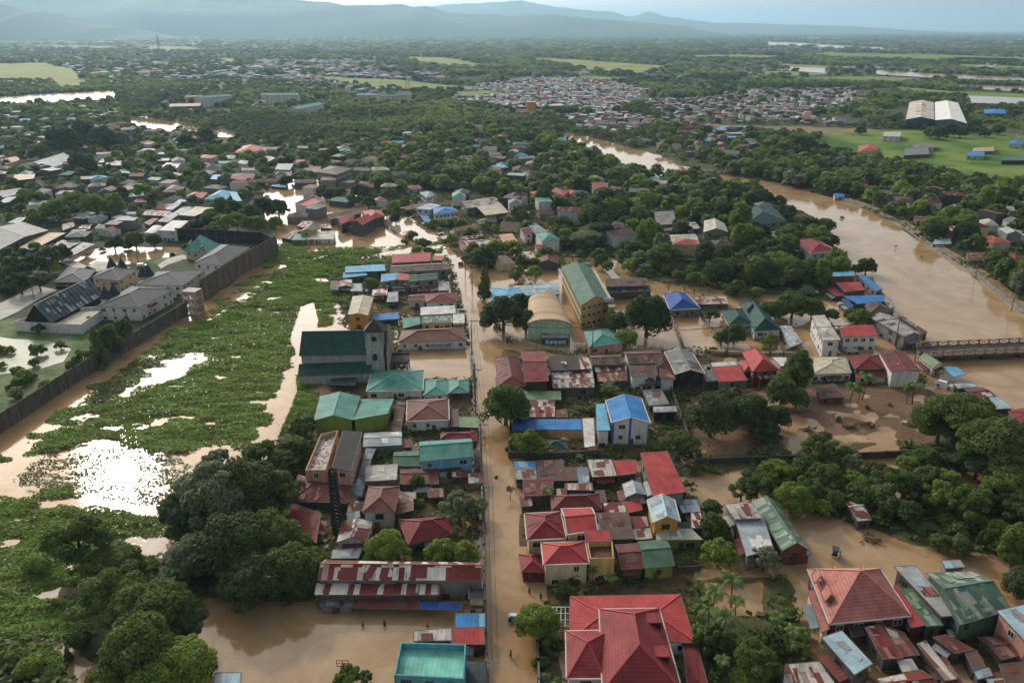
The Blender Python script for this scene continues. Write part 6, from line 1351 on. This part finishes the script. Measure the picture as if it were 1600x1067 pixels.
for (a, b), s in (((1524, 434), 'among shacks at the bend of the river wall'), ((1580, 486), 'behind the river wall at the right edge'), ((526, 272), 'beside the concrete four-storey block'), ((318, 272), 'in the left town near the dark steep roof'), ((54, 470), 'rising from the white plaza of the compound'), ((81, 440), 'tilted by the low slate hip roof'), ((854, 320), 'by the twin red-roofed house')): pole(U(a, b, 0), 'grey utility pole '+s)
def wires(P, label):
    q = MB()
    for (a, ha), (b, hb) in zip(P[:-1], P[1:]):
        for k in (0, .9, 1.8):
            pr = None
            for i in range(11):
                t_ = i/10; p = Vector((a.x+k, a.y, ha-.1)).lerp(Vector((b.x+k, b.y, hb-.1)), t_)-UZ*(4*t_*(1-t_)*min(2.2, (a-b).length*.035))
                if pr: q.beam(pr, p, .07, n=3)
                pr = p
    tag(q.build('power_line', DARKM), label, 'power line')
wires(PB, 'three sagging power lines following the poles of the main street'); wires([PB[2]]+PX_, 'sagging power lines along the flooded cross street')
# ---- pylons and masts far off
def pylon(px, py, h, bw, label):
    b = U(px, py, 0); rt = empty('pylon', b, label, 'pylon'); q = MB(); n = 9; W = lambda t_: bw*(1-t_)**1.3*.5+.6
    for i in range(n):
        t0, t1 = i/n, (i+1)/n
        for k in range(4):
            s0 = [(-1, -1), (1, -1), (1, 1), (-1, 1)][k]; s1 = [(-1, -1), (1, -1), (1, 1), (-1, 1)][(k+1) % 4]
            p = lambda s, t_: b+Vector((s[0]*W(t_), s[1]*W(t_), h*t_)); wd = .012*h*.5+.12
            q.beam(p(s0, t0), p(s0, t1), wd); q.beam(p(s0, t0), p(s1, t1), wd*.6); q.beam(p(s0, t1), p(s1, t1), wd*.6)
    q.build('lattice', METALM, rt, b); q = MB()
    for z in (.72, .84, .95): q.beam(b+Vector((-bw*.55, 0, h*z)), b+Vector((bw*.55, 0, h*z)), .4)
    q.build('crossarm', METALM, rt, b)
pylon(1597, 224, 52, 13, 'large steel lattice pylon at the right edge beyond the fields'); pylon(252, 101, 84, 12, 'tall thin lattice mast in the far left plain'); pylon(637, 141, 34, 8, 'lattice pylon by the yellow-green field left of the slum'); pylon(703, 132, 30, 7, 'smaller lattice pylon standing right beside the slum roofs')
for px, py, h, s in ((974, 167, 18, 'above the brown-roofed riverside village'), (1037, 182, 26, 'in front of the pale slum, near its middle'), (1141, 186, 20, 'at the edge of the long park strip'), (1322, 198, 24, 'left of the twin warehouse trees'), (1238, 186, 20, 'by the orange roofs right of the slum'), (596, 147, 20, 'rising behind the short cream school block'), (872, 166, 16, 'beside the white-roofed shed')):
    b = U(px, py, 0); rt = empty('mast', b, 'pale slender pole '+s, 'pole'); q = MB(); q.beam(b, b+UZ*h, .7, n=6, w2=.4); q.build('pole', METALM, rt, b); q = MB(); q.beam(b+UZ*(h-1)-Vector((2, 0, 0)), b+UZ*(h-1)+Vector((2, 0, 0)), .4); q.build('crossarm', METALM, rt, b)
b = U(528, 829, 0); rt = empty('lattice_mast', b, 'dark square lattice mast wrapped in creepers beside the peach building', 'mast'); q = MB(); h = 15
for i in range(16):
    for k in range(4):
        s0 = [(-1, -1), (1, -1), (1, 1), (-1, 1)][k]; s1 = [(-1, -1), (1, -1), (1, 1), (-1, 1)][(k+1) % 4]; w_ = .9-.3*i/16; p = lambda s, z: b+Vector((s[0]*w_, s[1]*w_, z)); q.beam(p(s0, h*i/16), p(s0, h*(i+1)/16), .3); q.beam(p(s0, h*i/16), p(s1, h*(i+1)/16), .24); q.beam(p(s0, h*i/16), p(s1, h*i/16), .24)
q.build('lattice', DARKM, rt, b)
# ---- water tanks, hoop, pipe carport, dormers
for px, py, s in ((916, 414, 'far end'), (951, 470, 'near end')):
    c = U(px, py, 9.6); rt = empty('water_tank', (c.x, c.y, 9), 'steel water tank on the roof of the yellow school, %s' % s, 'tank'); q = MB(); q.beam(c+Vector((-1.7, 0, 0)), c+Vector((1.7, 0, 0)), 1.7, n=14); q.build('drum', simple('steel', (150, 152, 150), rough=.35, metal=.6), rt, (c.x, c.y, 9)); q = MB(); [q.box(c+Vector((s_*1.1, 0, -1.0)), (.2, 1.2, 1.0)) for s_ in (-1, 1)]; q.build('stand', METALM, rt, (c.x, c.y, 9))
b = U(538, 1062, 0); rt = empty('basketball_hoop', b, 'rusty basketball hoop standing in the flood pool', 'hoop'); q = MB(); q.beam(b-UZ, b+UZ*3.6, .16); q.beam(b+UZ*3.0+Vector((-.4, 0, 0)), b-UZ*.5+Vector((-.6, .8, 0)), .1); q.build('post', WMAT('rust'), rt, b); q = MB()
for a in (-.95, 0, .95): q.beam(b+Vector((a, -.1, 3)), b+Vector((a, -.1, 4.2)), .09)
for z in (3, 3.6, 4.2): q.beam(b+Vector((-.95, -.1, z)), b+Vector((.95, -.1, z)), .09)
q.build('backboard', WMAT('rust'), rt, b); q = MB()
for i in range(10): a0, a1 = .628*i, .628*(i+1); q.beam(b+Vector((.25*math.cos(a0), -.45+.25*math.sin(a0), 3.1)), b+Vector((.25*math.cos(a1), -.45+.25*math.sin(a1), 3.1)), .05)
q.build('rim', WMAT('rust'), rt, b)
A, B, C_ = U(850, 948, 2.6), U(890, 948, 2.6), U(890, 978, 2.6); rt = empty('pipe_carport', (A.x, A.y, 0), 'open white pipe frame of a carport left of the great red mansion', 'frame'); q = MB()
for i in range(7): t_ = i/6; q.beam(A.lerp(B, t_), A.lerp(B, t_)+(C_-B), .12)
for i in range(4): t_ = i/3; q.beam(A+(C_-B)*t_, C_+(B-C_)*(1-t_), .12)
q.build('roof_frame', WMAT('white'), rt, (A.x, A.y, 0)); q = MB(); [q.beam(Vector((v.x, v.y, -.5)), v, .14) for v in (A, B, C_, A+(C_-B))]; q.build('post', WMAT('white'), rt, (A.x, A.y, 0))
mn = NICKS['great red mansion']; o_ = Vector(mn.location)
for px, py, z in ((1019, 968, 8.4), (1031, 1020, 8.4)):
    c = U(px, py, z); q = MB()
    q.box(c+Vector((0, 0, .3)), (2.8, 2.4, .25)); q.box(c+Vector((-1.3, 0, -.8)), (.25, 2.4, 2.0)); q.box(c+Vector((1.3, 0, -.8)), (.22, 2.4, 2.0)); q.build('dormer', RMAT('tred'), mn, o_); q = MB(); q.box(c+Vector((0, -1.0, -.75)), (2.3, .2, 1.7)); q.build('dormer_window', STD, mn, o_)
lb_ = NICKS['dark shop roof']; o_ = Vector(lb_.location); q = MB(); c = U(881, 568, 5.6); [q.box(c+Vector(v)+UZ*.12, d) for v, d in (((0, .8, .05), (1.6, .5, .05)), ((.5, 0, 0), (.5, 1.6, .05)), ((-.5, .3, .02), (.4, .5, .05)))]; q.build('white_mark', WMAT('white'), lb_, o_)
# chimney stack on grey shed
# ---- paving in the compound
for s_, px in enumerate(('-40 490 0 474 55 446 90 453 62 467 26 488 0 500', '130 420 150 408 182 410 206 420 172 424', '246 414 262 404 285 398 312 404 288 405 264 413 252 420', '60 398 110 405 160 425 120 420')):
    q = MB(); P = [U(a, b, .72) for a, b in pp(px)]; q.face(P); tag(q.build('paving', simple('pale_paving', (176, 168, 154), var=.2, scale=.3)), 'pale paved yard in the left compound', 'paving', kind='structure')
# ---- cars
def carmesh(kind):
    parts = {}; q = MB()
    prof = {'suv': [(-2.3, .45), (-2.3, 1.0), (-2.15, 1.12), (-1.9, 1.78), (.55, 1.8), (1.25, 1.15), (2.2, 1.0), (2.3, .5)], 'pickup': [(-2.6, .5), (-2.6, 1.1), (-.9, 1.1), (-.75, 1.75), (.6, 1.78), (1.25, 1.12), (2.4, 1.0), (2.5, .5)]}[kind]; w_ = .88
    n = len(prof)
    L_ = [Vector((x, -w_*(1 if z < 1.2 else .82), z)) for x, z in prof]; Rr = [Vector((x, w_*(1 if z < 1.2 else .82), z)) for x, z in prof]
    q.face(L_); q.face(Rr[::-1])
    for i in range(n): j = (i+1) % n; q.face([L_[j], L_[i], Rr[i], Rr[j]])
    g_ = MB(); zt, zb = 1.68, 1.18; x0 = -1.85 if kind == 'suv' else -.72
    for s in (-1, 1): f = [(x0, s*w_*.93, zb), (1.0, s*w_*.93, zb), (.5, s*w_*.86, zt), (x0+.1, s*w_*.86, zt)]; g_.face(f if s < 0 else f[::-1])
    g_.face([(1.22, -.72, 1.2), (1.22, .72, 1.2), (.66, .66, 1.74), (.66, -.66, 1.74)]); wh = MB()
    for x in (-1.45, 1.45):
        for s in (-1, 1): wh.beam((x, s*.8, .38), (x, s*.95, .38), .62, n=14)
    return q, g_, wh
def car(px, py, ang, kind, col, label, z=.1):
    b = U(px, py, z); rt = empty('parked_car', b, label, 'car', 'cars parked near the flooded streets'); q, g_, wh = carmesh(kind); rt.rotation_euler.z = ang; rt.location.z = z-.15
    q.build('body', simple('paint_'+kind+str(col[0]), col, rough=.3, var=.04, spec=.6), rt); g_.build('window', GLASS, rt); wh.build('wheel', DARKM, rt)
car(1475, 604, -.75, 'suv', (206, 206, 202), 'white estate car parked diagonally beside the riverside shacks', .5); car(1299, 552, .05, 'pickup', (204, 202, 198), 'white pickup truck before the white shophouse garage', .3); car(1331, 551, .1, 'suv', (168, 166, 160), 'grey-beige car before the red-roofed shophouse', .3)
car(1269, 458, -.4, 'suv', (190, 190, 188), 'white car half hidden under trees left of the red riverside roof', .6); car(1318, 480, -.3, 'suv', (176, 182, 186), 'pale car at the corner of the blue riverside roofs', .6); car(222, 417, .2, 'suv', (200, 200, 200), 'white car parked in the compound near the turrets', .7); car(1408, 545, .7, 'suv', (90, 92, 96), 'dark car on the wet road leading to the bridge', .3)
def trike(px, py, ang, label):
    b = U(px, py, .2); rt = empty('tricycle_taxi', b, label, 'tricycle'); rt.rotation_euler.z = ang; q = MB(); q.box((0, .6, .8), (1.7, .9, .7)); q.box((0, .6, 1.7), (1.9, 1.3, .1)); [q.beam((a, .6+c, 1.1), (a, .6+c, 1.7), .07) for a in (-.8, .8) for c in (-.4, .4)]; q.build('sidecar', simple('dark_paint', (52, 54, 60), rough=.4), rt)
    q = MB(); q.box((0, -.35, .75), (1.3, .25, .4)); q.beam((.7, -.35, .4), (.5, -.35, 1.15), .08); q.beam((.45, -.7, 1.15), (.45, 0, 1.15), .06); q.build('motorcycle', simple('grey_paint', (96, 98, 100), rough=.4), rt); q = MB(); [q.beam((a, c-.06, .3), (a, c+.06, .3), .52, n=12) for a, c in ((.8, -.35), (-.7, -.35), (-.3, 1.1))]; q.build('wheel', DARKM, rt)
trike(795, 535, .3, 'dark tricycle taxi standing in the flooded junction'); trike(1309, 869, 1.2, 'dark tricycle taxi stranded in the flooded clearing right of the green curved hall')
# ---- people wading
def person(px, py, label, top, pants, skin=(140, 96, 74), ang=0.0, depth=.55, carry=False):
    b = U(px, py, 0); me = bpy.data.meshes.new('body'); Z = -depth
    J = {'pelvis': (0, 0, .95), 'chest': (0, 0, 1.35), 'neck': (0, 0, 1.5), 'head': (0, .02, 1.66), 'kl': (.12, .10, .5), 'fl': (.13, -.02, .06), 'tl': (.13, .14, .03), 'kr': (-.12, -.02, .5), 'fr': (-.13, -.14, .06), 'tr': (-.13, .02, .03), 'sl': (.2, 0, 1.42), 'el': (.27, .06, 1.14), 'hl': (.26, .24, .98), 'sr': (-.2, 0, 1.42), 'er': (-.28, .02, 1.14), 'hr': (-.27, .16, .93), 'hipl': (.1, 0, .9), 'hipr': (-.1, 0, .9)}
    R_ = {'pelvis': .15, 'chest': .17, 'neck': .06, 'head': .11, 'kl': .065, 'fl': .05, 'tl': .04, 'kr': .065, 'fr': .05, 'tr': .04, 'sl': .075, 'el': .05, 'hl': .04, 'sr': .075, 'er': .05, 'hr': .04, 'hipl': .1, 'hipr': .1}
    E = [('pelvis', 'chest'), ('chest', 'neck'), ('neck', 'head'), ('pelvis', 'hipl'), ('hipl', 'kl'), ('kl', 'fl'), ('fl', 'tl'), ('pelvis', 'hipr'), ('hipr', 'kr'), ('kr', 'fr'), ('fr', 'tr'), ('chest', 'sl'), ('sl', 'el'), ('el', 'hl'), ('chest', 'sr'), ('sr', 'er'), ('er', 'hr')]
    nm = list(J); vs = [J[k] for k in nm]; ed = [(nm.index(a), nm.index(c)) for a, c in E]
    for s in ('hl', 'hr'):
        hx, hy, hz = J[s]
        for i in range(5):
            a = (-.035+.0175*i) if i < 4 else .045*(1 if s == 'hl' else -1); vs.append((hx+a, hy+.07-(.03 if i == 4 else 0), hz-.02)); ed.append((nm.index(s), len(vs)-1)); vs.append((hx+a*1.1, hy+.10-(.03 if i == 4 else 0), hz-.06)); ed.append((len(vs)-2, len(vs)-1)); nm += ['f', 'f']
    me.from_pydata(vs, ed, []); o = bpy.data.objects.new('body', me); COL.objects.link(o); me.materials.append(simple('skin%d' % skin[0], skin, rough=.6, var=.05))
    md = o.modifiers.new('skin', 'SKIN'); 
    for i, v in enumerate(me.skin_vertices[0].data): r = R_.get(nm[i], .011); v.radius = (r, r*.8 if nm[i] in ('chest', 'pelvis') else r); v.use_root = i == 0
    sb = o.modifiers.new('sub', 'SUBSURF'); sb.levels = 1; sb.render_levels = 1
    rt = empty('person', (b.x, b.y, Z), label, 'person'); o.parent = rt; rt.rotation_euler.z = ang
    def cloth(name, ring, col):
        q = MB(); n = 12
        for (z0, rx0, ry0, y0), (z1, rx1, ry1, y1) in zip(ring[:-1], ring[1:]):
            for i in range(n):
                a, c = 6.283*i/n, 6.283*(i+1)/n; q.face([(rx0*math.cos(a), y0+ry0*math.sin(a), z0), (rx0*math.cos(c), y0+ry0*math.sin(c), z0), (rx1*math.cos(c), y1+ry1*math.sin(c), z1), (rx1*math.cos(a), y1+ry1*math.sin(a), z1)])
        q.build(name, simple('cloth%d_%d' % (col[0], col[2]), col, var=.1), rt)
    cloth('shirt', [(.92, .185, .15, 0), (1.1, .18, .15, 0), (1.35, .23, .16, 0), (1.46, .22, .12, 0), (1.5, .09, .08, 0)], top); cloth('shorts', [(.55, .22, .17, .02), (.75, .21, .17, .01), (.96, .18, .15, 0)], pants); cloth('hair', [(1.64, .118, .125, 0), (1.72, .11, .12, 0), (1.78, .07, .08, 0), (1.8, .01, .01, 0)], (28, 24, 22)); return rt
person(827, 926, 'person in a red shirt wading at the street corner near the palms', (176, 48, 58), (60, 40, 44), depth=.4); person(567, 977, 'wading person in a pinkish top, leftmost of the three before the row house', (168, 110, 100), (70, 60, 60)); person(601, 977, 'wading person in dark clothes, middle of the three before the row house', (56, 52, 54), (40, 40, 44)); person(668, 979, 'wading person in a tan shirt, rightmost of the three before the row house', (170, 140, 100), (70, 66, 60), ang=1.5)
person(845, 936, 'person in dark clothing beside the hedge near the great red mansion', (60, 44, 44), (40, 36, 36), depth=.3); person(798, 1026, 'person in a dark maroon top on the bottom part of the street', (96, 52, 50), (48, 44, 44), depth=.3, ang=1.0); person(1110, 566, 'person in dark clothing walking in the flooded cross street', (60, 56, 60), (50, 50, 56), depth=.4)
b = U(801, 968, .1); rt = empty('push_cart', b, 'small blue and white cart at the right edge of the street by the round tree', 'cart'); q = MB(); q.box((0, 0, .7), (1.5, .9, .5)); q.build('tray', WMAT('blue'), rt); q = MB(); q.box((.1, 0, 1.1), (1.3, .8, .25)); q.build('cover', WMAT('white'), rt); q = MB(); [q.beam((a, c-.05, .3), (a, c+.05, .3), .5, n=12) for a in (-.5, .5) for c in (-.5, .5)]; q.build('wheel', DARKM, rt)
# ---- heaps of debris in the lot
for i, (px, py, s) in enumerate(((1355, 664, 'in the middle of the muddy lot'), (1260, 672, 'dark, at the left of the muddy lot'), (1420, 662, 'pale, at the right of the muddy lot'), (1325, 668, 'leafy, near the lot wall'), (1362, 843, 'in the flooded clearing'), (893, 625, 'beside the rust and white striped roofs'), (920, 640, 'left of the blue and white villa'), (1060, 770, 'behind the big plain red roof'))):
    b = U(px, py, .2); rt = empty('debris_pile', b, 'heap of branches and boards '+s, 'debris'); q = MB(); r2 = random.Random(i)
    for k in range(40): a = r2.uniform(0, 6.28); d = r2.uniform(0, 1.7); p0 = Vector((math.cos(a)*d*1.4, math.sin(a)*d, r2.uniform(-.1, .5))); q.beam(p0, p0+Vector((r2.uniform(-1.3, 1.3), r2.uniform(-1.3, 1.3), r2.uniform(-.2, .5))), r2.uniform(.06, .25))
    q.build('boards', WMAT(['wood', 'dwood', 'white', 'dwood', 'wood', 'grey', 'wood', 'dwood'][i]), rt)

vl = NICKS['blue and white villa']; o_ = Vector(vl.location); P = corners([946, 626, 1002, 621.5, 1016, 660, 955, 660], 6.72); q = MB()
for t_ in (.06, .5, .94): c = P[3].lerp(P[2], t_); c = c.lerp(P[0].lerp(P[1], t_), .045); obox(q, Vector((c.x, c.y, 0)), (P[2]-P[3]).normalized(), (.55, .35), -.5, 6.6+(1.3 if t_ == .5 else 0))
q.build('blue_pilaster', simple('paint_blue', (44, 92, 160)), vl, o_)
# ================================================================ labels for everything not yet described
def rel(px, py, a):
    dx, dy = px-a[0], py-a[1]
    if abs(dx) > abs(dy)*1.3: return ('just right of the ' if dx > 0 else 'just left of the ') if abs(dx) < 50 else ('right of the ' if dx > 0 else 'left of the ')
    return ('just below the ' if dy > 0 else 'just above the ') if abs(dy) < 30 else ('below the ' if dy > 0 else 'above the ')
ANCH += [(590, 520, 'church tower'), (1530, 547, 'bridge'), (1400, 400, 'wide river bend'), (170, 740, 'bright pool of glare'), (300, 195, 'far left river'), (1390, 240, 'big green field'), (430, 990, 'brown flood pool'), (340, 370, 'black screen'), (305, 465, 'ruined orange frame'), (850, 150, 'pale slum'), (1180, 165, 'right-hand slum'), (1340, 650, 'muddy lot'), (210, 185, 'far left river mouth'), (60, 115, 'yellow far left field'), (960, 240, 'upper river bend'), (100, 150, 'flooded far left field'), (470, 165, 'end-on school block')]
USED = set(o['label'] for o in bpy.data.objects if o.get('label'))
def near(px, py, k=9): return sorted(ANCH, key=lambda a: ((a[0]-px)**2+((a[1]-py)*1.4)**2))[:k]
SZ = {'broadleaf_tree': 'round-crowned tree', 'spreading_tree': 'wide spreading tree', 'tall_tree': 'tall narrow tree', 'bamboo_clump': 'arching bamboo clump', 'loose_tree': 'open-crowned tree', 'bush': 'bush', 'conifer': 'cone-shaped tree', 'palm_tree': 'feathery palm tree', 'banana_plant': 'banana plant'}
LC = {'d': 'dark green', 'm': 'mid-green', 'l': 'light green', 'g': 'grey-green', 'p': 'green', 'w': 'bright green'}
def uniq(desc, px, py):
    al = near(px, py)
    for a in al[:4]:
        s = desc+' '+rel(px, py, a)+a[2]
        if s not in USED and len(s.split()) <= 16: USED.add(s); return s
    best = None
    for i, a in enumerate(al):
        for b in al[i+1:]:
            for j in (', toward the ', ', on the side of the ', ', facing the '):
                s = desc+' '+rel(px, py, a)+a[2]+j+b[2]
                if len(s.split()) <= 16 and s not in USED: USED.add(s); return s
    for o_ in ('second ', 'third ', 'fourth ', 'fifth ', 'sixth ', 'seventh ', 'eighth ', 'ninth '):
        for a in al:
            s = o_+desc+' '+rel(px, py, a)+a[2]
            if s not in USED and len(s.split()) <= 16: USED.add(s); return s
    s = ' '.join((desc+' at photo spot %d across %d down' % (px, py)).split()[:16]); USED.add(s); return s
WDESC = dict(white='white', grey='grey', dgrey='dark grey', cream='cream')
for rt, rk, z, wk, b, size, kind, cat in AUTO:
    if rt.get('label'): continue
    if cat == 'turret': rt['label'] = uniq('pointed dark slate turret', b[0], b[1]); continue
    sh = {'h': 'hipped', 'p': 'pyramid', 'x': 'gabled', 'y': 'gabled', 's': 'sloping', 'f': 'flat', 'b': 'curved'}.get(kind, 'sloping'); noun = 'house' if z > 3 else 'shack'
    big = 'tiny ' if size < 30 else 'small ' if size < 75 else 'big ' if size > 230 else ''
    rt['label'] = uniq('%s%s with %s %s roof' % (big, noun, sh, RDESC[rk]), b[0], b[1])
    if not rt.get('group'): rt['group'] = 'closely packed houses and shacks of the flooded town'
for rt, st, lf, px, py, R_, sp in TREES:
    n = TNAME[st]; d = SZ[n]; c = LC[lf]; big = 'huge ' if R_ > 9 else 'large ' if R_ > 6.4 else 'small ' if R_ < 3.2 and st not in ('bush', 'palm', 'banana') else ''
    rt['label'] = uniq((big+c+' '+d), px, py); rt['group'] = {'palm': 'palm trees', 'banana': 'banana plants', 'bush': 'bushes in the yards', 'bamboo': 'bamboo clumps in the woods'}.get(st, 'trees standing in and around the flooded town')
for o in bpy.data.objects:
    for k in ('_px', '_py'):
        if k in o: del o[k]

for o in bpy.data.objects:
    if o.get('label') and len(o['label'].split()) > 16: print('LONG', o.name, o['label'])
